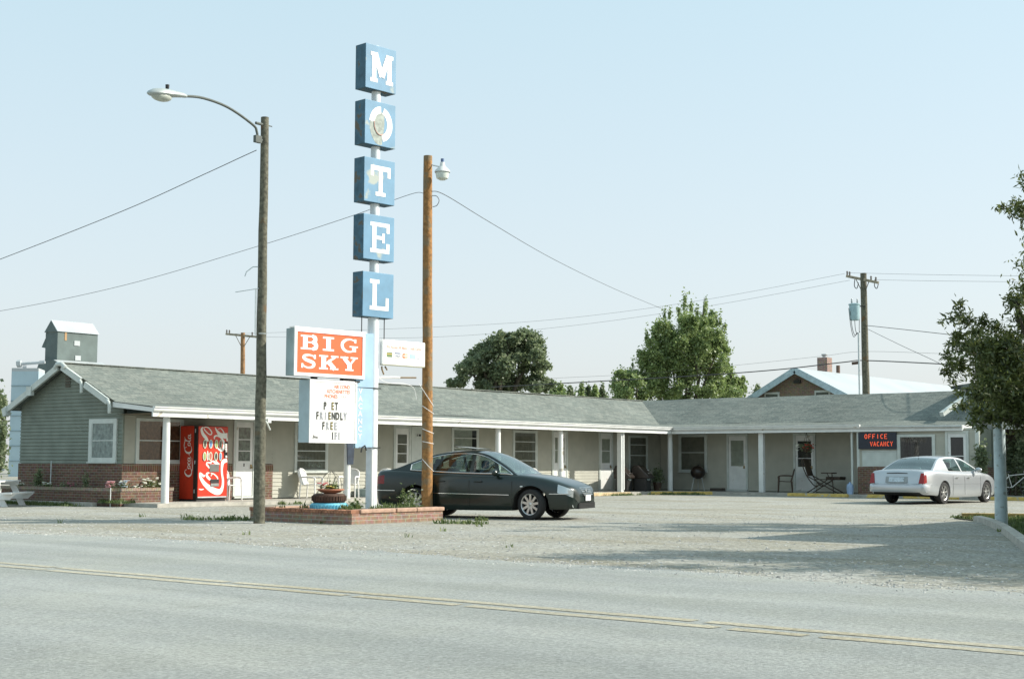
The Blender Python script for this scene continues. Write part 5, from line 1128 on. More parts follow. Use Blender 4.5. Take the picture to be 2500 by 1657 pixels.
for sgn in (1, -1):
    c = MB(); c.prism([(-1.262, .72 * sgn, .625), (-1.25, .90 * sgn, .625), (-1.175, .865 * sgn, .93), (-1.19, .77 * sgn, .935)], (-.02, 0, 0)); c.build('tail_light', tail, car2, bevel=.008)
c = MB(); c.prism([(-1.275, -.36, .64), (-1.275, .36, .64), (-1.228, .36, .83), (-1.228, -.36, .83)], (-.006, 0, 0)); c.build('plate_recess', mat('recess_grey', (.30, .33, .34), .5), car2)
c = MB(); c.prism([(-1.284, -.25, .665), (-1.284, .25, .665), (-1.24, .25, .81), (-1.24, -.25, .81)], (-.008, 0, 0)); c.build('number_plate', mat('plate_pale', (.50, .58, .64), .5, dirt=((.30, .34, .36), 14, .58)), car2)
c = MB(); c.tube([(-1.205, -.34, .925), (-1.21, 0, .935), (-1.205, .34, .925)], .014, 6); c.build('brake_lamp_strip', darkmetal, car2)
c = MB(); c.tube([(-1.272, -.75, .61), (-1.272, .75, .61)], .008, 5); c.tube([(x, -(w2(x) + .004), .59) for x in (-1.0, -.5)] , .004, 4); c.tube([(x, -(w2(x) + .004), .60) for x in (.5, 1.5, 2.5)], .004, 4); c.build('body_line', mat('shadow_line', (.2, .22, .23), .6), car2)
c = MB(); c.tube([(.18, 0, 1.43), (.15, 0, 1.50)], .012, 5); c.build('aerial', blackp, car2)
# --- the white car far away at the left edge
cp3 = paint('white_paint_car', (.80, .80, .78), .0, .3); S3 = dict(S1); S3.update(glass_windscreen=glass_back, glass_side_window=glass_back, mats={'cabin_floor': interior, 'underside': interior, 'headlight': headl, 'tail_light': mat('tail_red', (.22, .01, .01), .2)}, chrome=False, handle_m=cp3, steer=0)
p3 = at_d(-20, 1150, 132); car3 = thing('white_car', 'white car parked far away beyond the left gable', 'car', (p3.x, p3.y, 0), math.atan2(-r0.y, -r0.x) + .5)
sedan(car3, S3, cp3)

# ================================================================== drinks machine
vm = thing('vending_machine', 'red Coca-Cola drinks machine standing under the left porch', 'vending machine', (-31.9, 25.96, .1), world=True)
red = mat('machine_red', (.58, .035, .012), .35, var=.06); redd = mat('machine_side_red', (.50, .035, .012), .45, var=.08); ivory = mat('logo_ivory', (.78, .76, .70), .5, var=.04)
FX, VY0, VY1, VZ = -31.42, 25.45, 26.50, 2.19
b = MB(); b.box((-32.22, VY0 + .01, .16), (-31.62, VY1, VZ)); b.build('cabinet', redd, vm, bevel=.01)
b = MB(); b.box((-31.615, VY0, .17), (-31.45, VY1 + .01, VZ + .005)); b.build('door', mat('door_black', (.02, .018, .015), .4), vm, bevel=.01)
b = MB(); b.box((-31.449, VY0 + .015, .22), (FX, VY1 - .0, VZ - .01)); fpn = b.build('front_panel', red, vm, bevel=.006)
b = MB(); b.box((-32.2, VY0 + .02, .1), (-31.47, VY1 - .02, .16)); b.build('base', blackp, vm)
b = MB(); 
for z in (.38, 1.18, 2.05): b.box((-31.56, VY0 - .012, z - .05), (-31.53, VY0 - .001, z + .05))
b.build('hinge', galv, vm)
b = MB(); b.box((FX, VY0 + .02, .20), (FX + .006, VY1 - .02, .235)); b.build('kick_strip', galv, vm)
# script lettering, text direction u, height v
SCRIPT = [
 [(66, 70, 5), (58, 92, 5), (38, 96, 9), (16, 74, 15), (6, 42, 17), (14, 12, 15), (38, -4, 9), (66, 4, 5), (84, 22, 4)],
 [(84, 22, 5), (76, 34, 8), (82, 52, 9), (98, 56, 5), (104, 40, 7), (98, 22, 9), (84, 20, 6), (78, 30, 5)], [(104, 48, 3), (116, 46, 3)],
 [(140, 46, 5), (130, 56, 6), (118, 44, 9), (118, 26, 9), (130, 16, 5), (144, 26, 3)],
 [(168, 50, 5), (156, 56, 6), (146, 42, 9), (148, 22, 9), (160, 18, 5), (170, 40, 4)], [(174, 56, 8), (172, 30, 9), (178, 17, 6), (190, 24, 3)],
 [(40, -4, 6), (80, -14, 8), (130, -10, 6), (176, -4, 3)],
 [(196, 36, 6), (212, 36, 6)],
 [(276, 78, 5), (268, 98, 5), (248, 100, 9), (228, 78, 15), (220, 46, 17), (228, 16, 15), (250, 2, 8), (276, 8, 5), (292, 24, 4)],
 [(250, 100, 4), (290, 112, 9), (340, 100, 7), (372, 108, 3)],
 [(296, 26, 5), (288, 36, 8), (294, 54, 9), (308, 58, 5), (316, 42, 7), (310, 24, 9), (298, 22, 6), (292, 32, 5)],
 [(318, 30, 3), (336, 70, 4), (346, 98, 6), (338, 100, 6), (332, 70, 8), (332, 30, 9), (342, 18, 5), (352, 28, 3)],
 [(378, 50, 5), (366, 56, 6), (356, 42, 9), (358, 22, 9), (370, 18, 5), (380, 40, 4)], [(384, 56, 8), (382, 30, 9), (388, 17, 6), (400, 24, 3)]]
lg = MB(); sc_ = 1.20 / 402
for i, st in enumerate(SCRIPT):
    P = smooth(st, 5); ribbon(lg, [(p[0] * sc_, p[1] * sc_) for p in P], [p[2] * sc_ * 1.05 for p in P], (-31.86 + .16, VY0 + .009, .78), (0, 0, 1), (-1, 0, 0), .002 + .0004 * i)
lg.build('side_logo', ivory, vm)
def fp_(x, y):       # sketch coordinates of the front panel -> (along, up)
    t = (y - 240) / 1045; xl = 425 + (385 - 425) * t; xr = 797 + (760 - 797) * t; return ((x - xl) / (xr - xl) * (VY1 - VY0 - .02), (1 - t) * (VZ - .24))
FS = [[(488, 955, 8), (470, 975, 22), (440, 945, 24), (422, 930, 14), (428, 990, 30), (470, 1075, 44), (540, 1155, 58), (620, 1205, 66), (675, 1205, 56), (708, 1140, 34), (716, 1040, 28), (706, 940, 26), (706, 850, 30), (722, 765, 44), (775, 735, 40)],
 [(545, 925, 8), (515, 935, 24), (512, 975, 30), (545, 1020, 26), (560, 1030, 10)], [(560, 930, 8), (600, 945, 12), (640, 990, 16), (652, 1030, 10)], [(560, 975, 8), (575, 950, 10), (590, 930, 8)],
 [(515, 770, 12), (510, 800, 20), (535, 840, 18), (545, 860, 8)], [(515, 770, 10), (560, 775, 20), (585, 745, 14)], [(590, 750, 14), (630, 775, 36), (665, 800, 20), (668, 780, 8)],
 [(475, 245, 10), (455, 285, 26), (470, 350, 36), (510, 410, 34), (535, 460, 14)], [(478, 265, 8), (510, 245, 10), (550, 265, 12), (582, 320, 14), (575, 355, 12), (545, 350, 10), (505, 305, 12), (485, 275, 10)],
 [(628, 250, 10), (650, 300, 26), (690, 355, 44), (740, 372, 54), (785, 372, 62)], [(665, 275, 6), (700, 262, 8), (730, 300, 12), (745, 340, 10)],
 [(618, 425, 10), (615, 390, 18), (650, 372, 16), (700, 400, 20), (738, 470, 26), (735, 545, 30), (705, 590, 28), (665, 570, 16), (650, 545, 8)], [(525, 600, 10), (530, 700, 22), (520, 740, 10)], [(400, 1165, 4), (430, 1172, 14), (465, 1168, 8)],
 [(780, 400, 20), (780, 450, 20)]]
lg = MB(); ksc = (VY1 - VY0) / 373
for i, st in enumerate(FS):
    P = smooth(st, 5); Q = [fp_(p[0], p[1]) for p in P]; ribbon(lg, Q, [p[2] * ksc * .95 for p in P], (FX, VY0 + .015, .22), (0, 1, 0), (0, 0, 1), .0015 + .0004 * i)
lg.build('front_logo', ivory, fpn)
rim_c = mat('badge_rim', (.60, .66, .52), .4); bcols = [mat('badge_dark', (.07, .06, .05), .3), mat('badge_blue', (.14, .26, .50), .3), mat('badge_green', (.30, .36, .12), .3), mat('badge_red', (.5, .16, .12), .3)]
for r_i, (yc, xs_) in enumerate(((498, (490, 565, 637, 692)), (682, (482, 557, 628, 686)))):
    for ci, xc in enumerate(xs_):
        u, v = fp_(xc, yc); hh = .125; ww = (.062, .066, .062, .05)[ci]; y = VY0 + .015 + u; z = .22 + v; b = MB()
        out = arcp(y, z, ww, hh, 0, 360, 20)[:-1]; b.prism([(FX + .009, p[0], p[1]) for p in out], (.012, 0, 0)); bo = b.build('drink_button', rim_c, fpn)
        b = MB(); b.prism([(FX + .0212, p[0], p[1]) for p in arcp(y, z, ww * .62, hh * .78, 0, 360, 16)[:-1]], (.003, 0, 0)); b.build('can_picture', bcols[(ci + r_i * 2) % 4 if r_i else (0, 1, 2, 0)[ci]], bo)
for (xa, ya, xb, yb, m_, nm, dd) in ((745, 462, 792, 705, blackp, 'coin_panel', .012), (548, 797, 664, 912, mat('window_grey', (.16, .16, .15), .3), 'price_window', .012), (552, 1022, 660, 1080, blackp, 'dispenser_slot', .014), (555, 1085, 655, 1128, mat('slot_flap', (.25, .27, .26), .4), 'dispenser_flap', .02)):
    u0_, v1_ = fp_(xa, ya); u1_, v0_ = fp_(xb, yb); b = MB(); b.box((FX + .0005, VY0 + .015 + u0_, .22 + v0_), (FX + dd, VY0 + .015 + min(u1_, 1.02), .22 + v1_)); po = b.build(nm, m_, fpn, bevel=.004)
    if nm == 'coin_panel':
        b = MB()
        for q in (500, 535, 570, 605, 680): u, v = fp_(768, q); b.box((FX + dd, VY0 + u - .03, .22 + v - .03), (FX + dd + .006, VY0 + u + .03, .22 + v + .025))
        b.build('coin_button', ivory, po)

# ================================================================== porch furniture and small things
def chair(label, loc, rz, m, group=None, lounge=False):
    """moulded plastic armchair: seat, slatted back, arms, four legs"""
    t = thing('plastic_chair', label, 'chair', loc, rz, group=group)
    s = MB(); s.prism([(.24, -.22, .42), (.24, .22, .42), (-.2, .20, .40), (-.2, -.20, .40)], (0, 0, .025)); s.build('seat', m, t, bevel=.008)
    s = MB()
    s.add([(-.21, -.21, .42), (-.21, .21, .42), (-.33, .22, .80), (-.35, 0, .88), (-.33, -.22, .80), (-.235, -.21, .42), (-.235, .21, .42), (-.355, .22, .80), (-.375, 0, .88), (-.355, -.22, .80)], [(0, 1, 2, 3, 4), (9, 8, 7, 6, 5), (0, 5, 6, 1), (1, 6, 7, 2), (2, 7, 8, 3), (3, 8, 9, 4), (4, 9, 5, 0)])
    s.tube(smooth([(-.22, -.22, .42), (-.33, -.23, .80), (-.35, 0, .89), (-.33, .23, .80), (-.22, .22, .42)], 5), .022, 8); s.build('backrest', m, t)
    for q in (1, -1):
        s = MB(); s.tube(smooth([(-.28, .24 * q, .63), (0, .27 * q, .65), (.22, .26 * q, .63), (.26, .26 * q, .55)], 4), .024, 8); s.build('armrest', m, t)
        for x, y0_, top in ((.24, .26, .60), (-.24, .24, .42)):
            s = MB(); s.tube([(x * 1.12, y0_ * q * 1.03, 0), (x, y0_ * q, top)], [.018, .024], 8); s.build('leg', m, t)
    return t
whpl = mat('white_plastic', (.80, .80, .78), .45, var=.03)
c0 = on_z(527, 1219, .1)
chair('white plastic chair beside the drinks machine', (-31.80, 26.88, .1), R(0), whpl)
chair('white plastic chair behind the flower bowl, next to a porch column', (-31.75, 30.05, .1), R(20), whpl)
chair('white plastic chair just right of the porch column behind the pylon', (-31.7, 31.6, .1), R(-60), whpl)
chair('white plastic chair half hidden by the dark sedan near the sign pylon', (-31.6, 33.4, .1), R(-20), whpl)
chair('white plastic chair showing above the bonnet of the dark sedan', (-31.5, 41.15, .1), R(0), whpl)
chair('brown plastic armchair beside the right wing porch column', (-26.1, 49.6, .1), R(-155), brownp)
# low blue-grey crate on the porch
b = MB(); b.box((-.3, -.22, 0), (.3, .22, .22)); b.box((-.32, -.24, .19), (.32, .24, .25)); o = b.build('storage_crate', mat('crate_blue', (.30, .40, .42), .6), label='low grey-blue crate on the porch near the sign pylon', cat='crate', bevel=.01); o.location = (-31.9, 32.6, .1)
# black hanging flag banner on the column
b = MB(); b.prism([(0, -.12, 0), (0, .12, 0), (0, .155, .62), (0, -.155, .62)], (.03, 0, 0)); b.tube([(.015, -.17, .63), (.015, .17, .63)], .018, 8)
o = b.build('hanging_banner', mat('banner_navy', (.03, .045, .07), .8, var=.2), label='dark navy banner hanging beside the porch column', cat='banner'); q = on_x(857, 1132, -30.75); o.location = (-30.78, q.y, 1.13); 
# gas grills
def grill(label, loc, rz):
    t = thing('gas_grill', label, 'grill', loc, rz, group='gas grills on the porch')
    b = MB(); b.prism([(-.24, -.3, .02), (.24, -.3, .02), (.24, -.3, .55), (-.24, -.3, .55)], (0, .6, 0)); b.build('cart', blackp, t, bevel=.01)
    b = MB(); pr = [(-.32, .50), (.36, .50), (.36, .58), (.16, .76), (-.02, .94), (-.12, 1.01), (-.24, 1.0), (-.33, .84)]
    b.prism([(x, -.33, z) for x, z in pr], (0, .66, 0)); b.build('lid', mat('lid_black', (.025, .018, .014), .35), t, bevel=.03)
    b = MB(); b.ell((.245, 0, .49), (.04, .21, .075), 16, 10); b.build('control_panel', mat('panel_steel', (.42, .52, .52), .35, .4), t)
    b = MB(); b.tube([(.29, -.2, .70), (.31, -.18, .71), (.31, .18, .71), (.29, .2, .70)], .012, 6); b.build('handle', chrome, t)
    b = MB(); b.box((-.2, .34, .56), (.2, .62, .59)); b.build('side_shelf', blackp, t)
    b = MB(); b.ell((.21, .05, .82), (.02, .03, .03), 8, 6); b.build('thermometer', chrome, t)
    for x in (-.2, .2):
        for y in (-.26, .26): b = MB(); b.lathe([(0, -.02), (.06, -.02), (.06, .02), (0, .02)], (x, y, .06), (0, 1, 0), 12); b.build('caster', rubber, t)
    return t
g0 = grill('black gas grill half hidden by the square porch column', (-31.35, 46.3, .1), R(15))
g1 = dup(g0, (-31.1, 47.25, .1), R(15), 'black gas grill in the open beside the corner of the porch')
g2 = dup(g0, (-31.75, 48.2, .1), R(5), 'black gas grill at the back, nearest the corner column')
pot = thing('potted_shrub', 'dark leafy potted shrub in the shaded corner of the porch', 'plant', (-31.35, 48.7, .1)); b = MB(); b.lathe([(.14, 0), (.18, .3), (.2, .3), (.19, .33), (0, .3)], n=16); b.build('pot', brownp, pot)
foliage_ball('foliage', pot, [(0, 0, .5, .3, .3, .3), (.05, -.05, .75, .2, .2, .2)], 900, .07, leaf_dark, 4)
kg = thing('kettle_grill', 'round black kettle grill under the right wing window', 'grill', tuple(lf((1703 - CXP) / FPX * 58.0, 58.0, .1)))
b = MB(); b.ell((0, 0, .74), (.30, .30, .27), 22, 14); b.build('kettle_bowl', mat('kettle_black', (.03, .02, .014), .3), kg); b = MB(); b.lathe([(.305, .73), (.305, .76)], n=22); b.tube([(0, -.06, 1.02), (0, 0, 1.05), (0, .06, 1.02)], .012, 6); b.build('lid_rim', darkmetal, kg)
for a in (0, 120, 240): b = MB(); b.tube([(.17 * math.cos(R(a)), .17 * math.sin(R(a)), .56), (.30 * math.cos(R(a)), .30 * math.sin(R(a)), 0)], .014, 6); b.build('leg', galv, kg)
b = MB(); b.box((-.55, -.14, 0), (.0, .14, .12)); o = b.build('low_box', mat('box_dark', (.06, .05, .04), .8), label='low dark box on the porch beside the kettle grill', cat='box', bevel=.01); o.location = (kg.location.x + 1.0, 49.9, .1)
# folding lounge chair
lc = thing('folding_lounger', 'dark folding lounge chair with crossed legs by the office', 'lounge chair', (-24.3, 49.3, .1), R(0))
dk = mat('lounger_brown', (.05, .032, .02), .6)
b = MB(); b.tube(smooth([(-.95, 0, 1.30), (-.90, 0, 1.02), (-.72, 0, .62), (-.45, 0, .30), (-.30, 0, .28)], 5), .022, 8); b.tube(smooth([(-.95, .5, 1.30), (-.90, .5, 1.02), (-.72, .5, .62), (-.45, .5, .30), (-.30, .5, .28)], 5), .022, 8)
b.build('back_frame', dk, lc)
b = MB(); b.prism([(-.93, .03, 1.28), (-.72, .03, .64), (-.69, .03, .65), (-.90, .03, 1.30)], (0, .44, 0)); b.build('back_fabric', dk, lc)
b = MB(); b.box((-.42, .0, .50), (.60, .5, .53)); b.build('seat', dk, lc, bevel=.008)
b = MB(); b.box((.05, -.02, .53), (.62, .52, .62)); b.build('footrest', dk, lc, bevel=.02)
for y in (0, .5):
    b = MB(); b.tube([(-.72, y, .64), (.55, y, .0)], .02, 8); b.build('leg', dk, lc); b = MB(); b.tube([(-.75, y, .0), (.10, y, .50)], .02, 8); b.build('leg', dk, lc)
b = MB(); b.box((.55, .0, .74), (1.0, .4, .78)); b.tube([(.9, .2, .74), (.95, .2, .0)], .02, 6); b.tube([(.7, .2, .74), (.95, .2, .35)], .015, 6)
o = b.build('side_table', dk, label='small dark side table between the lounger and the office wall', cat='table'); o.location = (-24.1, 49.25, .1)
b = MB(); b.lathe([(0, 0), (.11, 0), (.13, .25), (.10, .36), (.04, .40), (.04, .44)], n=14); o = b.build('water_jug', mat('jug_blue', (.30, .42, .60), .3), label='pale blue jug on the ground against the office pillar', cat='jug'); o.location = (-22.95, 48.6, .1)
# hanging basket
hb = thing('hanging_basket', 'hanging flower basket with red and white blooms by the office door', 'hanging basket', (-25.05, 49.35, 1.70))
b = MB(); b.lathe([(.05, -.06), (.15, .0), (.2, .1), (.17, .1)], n=16); b.build('basket', brownp, hb); foliage_ball('foliage', hb, [(0, 0, .17, .26, .26, .14), (.12, 0, .05, .14, .14, .14), (-.15, 0, .1, .14, .14, .12)], 700, .055, leaf_dark, 5)
b = MB(); [b.tube([(.18 * math.cos(a), .18 * math.sin(a), .1), (0, 0, .70)], .006, 5) for a in (0, 2.1, 4.2)]; b.build('hanger_wire', darkmetal, hb)
blossoms('blossom', hb, (.15, -.12, .15), (.2, .12, .1), 26, .04, redp, 6); blossoms('blossom', hb, (-.32, -.1, .12), (.07, .05, .12), 9, .04, whp, 7)
# yellow parking stops
def pstop(label, a, b_, w=.14, h=.12, m=yellow):
    mid = ((a[0] + b_[0]) / 2, (a[1] + b_[1]) / 2); mb = MB(); rr = random.Random(int(a[0] * 10)); n = 8
    for i in range(n):
        t0, t1 = i / n, (i + 1) / n; p = Vector((a[0] * (1 - t0) + b_[0] * t0, a[1] * (1 - t0) + b_[1] * t0, 0)); q = Vector((a[0] * (1 - t1) + b_[0] * t1, a[1] * (1 - t1) + b_[1] * t1, 0)); 
        if i == 0: s0 = p
    d = (q - s0).normalized(); nn = Vector((-d.y, d.x, 0)); mb.prism([s0 + nn * w / 2, s0 + nn * w * .38 + Vector((0, 0, h)), s0 - nn * w * .38 + Vector((0, 0, h)), s0 - nn * w / 2], q - s0)
    return mb.build('parking_stop', m, label=label, cat='parking stop', group='yellow parking stops', bevel=.012)
yel_dull = mat('dull_stop_paint', (.50, .38, .22), .85, var=.2, vs=7)
pstop('faded pinkish-yellow parking stop left of the square porch column', (-30.15, 41.9), (-30.15, 44.9), m=yel_dull)
pstop('yellow parking stop overgrown with weeds in front of the corner column', (-30.1, 46.3), (-28.4, 48.0))
pstop('yellow parking stop in front of the folding lounger', (-25.2, 48.1), (-22.75, 48.0))
pstop('yellow parking stop behind the rear of the silver sedan', (-22.0, 47.95), (-21.1, 47.9)); pstop('yellow parking stop under the silver sedan', (-20.6, 47.9), (-18.6, 47.85)); pstop('yellow parking stop ahead of the silver sedan, beside the blue-grey post', (-17.5, 47.9), (-14.8, 47.85))
# picnic table
pc_ = thing('picnic_table', 'white wooden picnic table at the left edge in front of the gable', 'picnic table', tuple(lf((-6 - CXP) / FPX * 38.2, 38.2)), math.atan2(r0.y, r0.x) + R(90))
def slat(mb, x0, x1, y0, y1, z, th=.04): mb.box((x0, y0, z), (x1, y1, z + th))
tb = MB()
for k in range(5): slat(tb, -.9, .9, -.40 + .155 * k, -.26 + .155 * k, .64)
tb.build('tabletop', whpl, pc_)
for q in (1, -1):
    tb = MB(); slat(tb, -.9, .9, min(.52 * q, .78 * q), max(.52 * q, .78 * q), .33); tb.build('bench', whpl, pc_)
for x in (-.7, .7):
    tb = MB(); tb.prism([(x, -.82, .33), (x, -.66, .18), (x, .66, .18), (x, .82, .33)], (.04, 0, 0)); tb.box((x, -.4, .56), (x + .04, .4, .64)); tb.build('crossbar', whpl, pc_)
    for q in (1, -1): tb = MB(); tb.prism([(x + .045, .10 * q, .64), (x + .045, .26 * q, .64), (x + .045, .60 * q, 0), (x + .045, .42 * q, 0)], (.04, 0, 0)); tb.build('leg', whpl, pc_)
# planter box round the gable corner with its plants
gp = thing('brick_planter', 'long brick planter wrapped around the gable corner of the motel', 'planter', (-34, 23, 0), world=True)
b = MB(); b.box((-37.1, 22.98, 0), (-31.85, 23.1, .40)); b.box((-31.97, 23.1, 0), (-31.85, 24.95, .40)); b.box((-37.1, 23.1, 0), (-36.98, 23.54, .40)); b.box((-32.24, 24.83, 0), (-31.97, 24.95, .40)); b.build('brick_wall', brick, gp)
b = MB(); b.box((-37.12, 22.96, .402), (-31.83, 23.12, .49)); b.box((-31.99, 23.12, .402), (-31.83, 24.97, .49)); b.build('brick_cap', brickmat('cap_soldier_pale', (.25, .18, .12), (.19, .12, .08), (.30, .26, .20), .075, .22, .009, 0.0), gp)
b = MB(); b.box((-36.98, 23.1, 0), (-31.97, 23.5, .42)); b.box((-32.22, 23.5, 0), (-31.97, 24.83, .42)); b.build('soil', soil, gp)
def plant(label, loc, blobs, n, size, m, blooms=(), seed=1, name='flowering_plant', cat='plant'):
    t = thing(name, label, cat, loc); foliage_ball('foliage', t, blobs, n, size, m, seed, 'leaf')
    for i, (c, rd_, k, r, pm_) in enumerate(blooms): blossoms('blossom', t, c, rd_, k, r, pm_, seed + i)
    return t
plant('dark green upright plant in the planter near the middle of the gable', (-35.75, 23.28, .42), [(0, 0, .2, .16, .12, .25), (.05, 0, .4, .1, .08, .2)], 420, .09, leaf_dark, seed=2)
plant('low cream flowering plant right of the dark upright plant', (-35.25, 23.25, .42), [(0, 0, .07, .2, .1, .1)], 260, .06, weed_m, [((0, -.03, .14), (.18, .05, .05), 12, .03, whp)], seed=3)
plant('small white flowering plant at the left end of the planter', (-36.55, 23.25, .42), [(0, 0, .06, .2, .1, .1)], 220, .06, leaf_dark, [((0, -.03, .12), (.15, .05, .05), 6, .025, whp)], seed=4)
plant('spreading pink flowering plant below the gable wall', (-34.35, 23.25, .42), [(0, 0, .08, .35, .1, .1)], 360, .06, leaf_dark, [((.05, -.03, .13), (.33, .05, .06), 18, .028, mat('dusky_pink', (.45, .14, .20), .7))], seed=5)
plant('thin dark green plant under the gable window', (-33.45, 23.25, .42), [(0, 0, .22, .09, .08, .28)], 240, .08, leaf_dark, seed=6)
plant('pink blooming plant at the planter corner', (-32.25, 23.25, .42), [(0, 0, .1, .2, .12, .1)], 260, .06, leaf_dark, [((0, -.05, .17), (.16, .06, .08), 26, .035, rosep)], seed=7)
plant('pale blue and white blooming plant right of the pink one', (-31.93, 23.4, .42), [(0, 0, .1, .12, .12, .12)], 260, .06, weed_m, [((0, 0, .18), (.1, .12, .09), 20, .035, bluep), ((0, 0, .22), (.1, .12, .05), 8, .03, whp)], seed=8)
plant('white daisy plant in the planter left of the front column', (-32.05, 24.35, .42), [(0, 0, .14, .1, .3, .15)], 460, .07, weed_m, [((.03, 0, .22), (.1, .28, .12), 22, .04, whp)], seed=9)
plant('small pale flowers in the planter between the blue and the daisy plant', (-32.03, 23.85, .42), [(0, 0, .07, .1, .14, .08)], 160, .05, weed_m, [((.03, 0, .1), (.08, .12, .05), 8, .032, whp)], seed=10)
plant('dark leafy plant in the planter behind the front column', (-32.1, 24.78, .42), [(0, 0, .1, .12, .12, .16)], 260, .07, leaf_dark, [((.05, 0, .12), (.06, .06, .04), 5, .03, bluep)], seed=12)
b = MB(); b.tube([(-31.86, 22.93, 0), (-31.86, 22.93, .5)], .012, 6); b.build('garden_stake', whpl, label='thin white stake standing at the planter corner', cat='stake')
b = MB(); b.tube([(-35.35, 23.42, .42), (-35.37, 23.44, 1.2)], .014, 6); b.build('garden_stake', galv, label='thin grey stake against the brick below the gable', cat='stake')

# ---- weeds and grass
def tufts(name, spots, m, parent=None, label=None, cat=None, kind=None, seed=1, h=.12, blades=26):
    g = random.Random(seed); b = MB()
    for (x, y, z, r, dens) in spots:
        for k in range(int(blades * dens)):
            a = g.random() * 6.283; q = r * math.sqrt(g.random()); px_, py_ = x + q * math.cos(a), y + q * math.sin(a); hh = h * g.uniform(.4, 1.3) * (1.1 - q / r * .6); w_ = g.uniform(.008, .02); dx, dy = g.uniform(-.6, .6) * hh, g.uniform(-.6, .6) * hh; t = g.random() * 3.14; cx_, sx_ = math.cos(t) * w_, math.sin(t) * w_
            b.add([(px_ - cx_, py_ - sx_, z), (px_ + cx_, py_ + sx_, z), (px_ + dx * .4 + cx_ * .7, py_ + dy * .4 + sx_ * .7, z + hh * .6), (px_ + dx, py_ + dy, z + hh), (px_ + dx * .4 - cx_ * .7, py_ + dy * .4 - sx_ * .7, z + hh * .6)], [(0, 1, 2, 3, 4)])
    return b.build(name, m, label=label, cat=cat, kind=kind)
g = random.Random(2); sp = []
for k in range(90):
    x = g.uniform(-50, -32.6); sp.append((x, g.uniform(22.45, 22.95), 0, .22, 1.2))
for k in range(40): sp.append((g.uniform(-36.3, -33.2), g.uniform(22.42, 22.68), 0, .16, 1.5))
for k in range(14): sp.append((g.uniform(-32.3, -31.3), g.uniform(23.0, 23.4) if g.random() < .5 else 22.95, .1, .14, 1.6))
for k in range(60): sp.append((g.uniform(-50, -37.3), g.uniform(22.9, 25.5), 0, .3, 1.3))
tufts('grass', sp, weed_m, kind='stuff', seed=3)
sp = []
def line(x0, y0, x1, y1, n, j, r, d, z=0):
    for k in range(n): t = g.random(); sp.append((x0 + (x1 - x0) * t + g.uniform(-j, j), y0 + (y1 - y0) * t + g.uniform(-j, j), z, r, d))
P = [on_z(px, py) for px, py in ((470, 1268), (600, 1270), (560, 1228), (620, 1222), (690, 1228), (760, 1225), (1080, 1277), (1200, 1280), (1175, 1270), (640, 1230))]
line(P[0].x, P[0].y, P[1].x, P[1].y, 16, .25, .16, .8); line(P[2].x, P[2].y, P[3].x, P[3].y, 14, .3, .2, 1); line(P[3].x, P[3].y, P[5].x, P[5].y, 12, .3, .18, .8); line(P[6].x, P[6].y, P[7].x, P[7].y, 12, .15, .15, .6); sp += [(P[8].x, P[8].y, 0, .14, 2.2)] * 2
line(-30.1, 41.5, -30.0, 45.2, 14, .12, .12, .8); line(-30.05, 45.8, -28.4, 47.6, 22, .15, .16, 1.2); line(-30.3, 27, -30.3, 30, 10, .12, .12, .8)
for k in range(12): sp.append((g.uniform(-26, -12), g.uniform(15, 24), 0, .10, .25))
tufts('ground_weeds', sp, weed_m, kind='stuff', seed=4)
sp = []; line(-20.3, 20.0, -19.95, 20.6, 8, .1, .12, 1.3, .215); line(-20.1, 21.2, -20.0, 22.0, 16, .15, .15, 1.4, .215); line(-22.3, 19.9, -20.6, 22.2, 14, .15, .15, .7, .215)
tufts('planter_weeds', sp, weed_m, kind='stuff', seed=5, h=.16)
plant('leafy green weed growing right of the blue tyre', (-20.30, 20.42, .215), [(0, 0, .10, .14, .14, .14)], 260, .07, weed_m, seed=21, name='leafy_weed', cat='weed')
plant('bushy weed with pale flowers in front of the rear wheel of the dark sedan', (-20.25, 22.0, .215), [(0, 0, .2, .24, .24, .22), (-.25, .1, .26, .16, .16, .2)], 520, .06, weed_m, [((0, 0, .28), (.25, .2, .15), 12, .018, whp)], seed=22, name='leafy_weed', cat='weed')
plant('low weeds at the foot of the sign pylon', (-20.45, 21.5, .215), [(0, 0, .06, .25, .25, .08)], 260, .06, weed_m, seed=23, name='leafy_weed', cat='weed')

# ================================================================== right-hand post, island, tree
PB = lf((2438 - CXP) / FPX * 28.3, 28.3)
b = MB(); b.lathe([(.125, 0), (.122, .4), (.108, 2.3), (.104, 2.75), (.09, 2.8), (0, 2.81)], n=24)
o = b.build('lamp_post', mat('post_blue_grey', (.50, .60, .62), .6, .1, var=.10, vs=5, dirt=((.30, .33, .32), 9, .6)), label='thick blue-grey metal post at the right edge below the tree', cat='post'); o.location = PB
isl = [on_z(px, py) for px, py in ((2330, 1266), (2385, 1272), (2415, 1280), (2450, 1297), (2500, 1335), (2560, 1385))]
isl = [(p.x, p.y) for p in isl]; inner = [(-4.5, 21.0), (-5.5, 33.0)]; back = [(on_z(2335, 1262).x, on_z(2335, 1262).y)]
gr = MB(); gr.poly([(x, y, .02) for x, y in isl + inner + back]); gr.build('grass_island', groundmat('island_soil', (.11, .13, .055), 30, .5, .3, (.8, .8, .7)), kind='structure', origin=(isl[0][0], isl[0][1], 0))
kb = MB(); P = [Vector((x, y, 0)) for x, y in isl[1:]]; P = [Vector(p) for p in smooth([tuple(p) for p in P], 5)]
V = []; F = []
for i, p in enumerate(P):
    d = (P[min(i + 1, len(P) - 1)] - P[max(i - 1, 0)]).normalized(); nn = Vector((-d.y, d.x, 0)); V += [p - nn * .08, p - nn * .07 + Vector((0, 0, .11)), p + nn * .08 + Vector((0, 0, .12)), p + nn * .09]
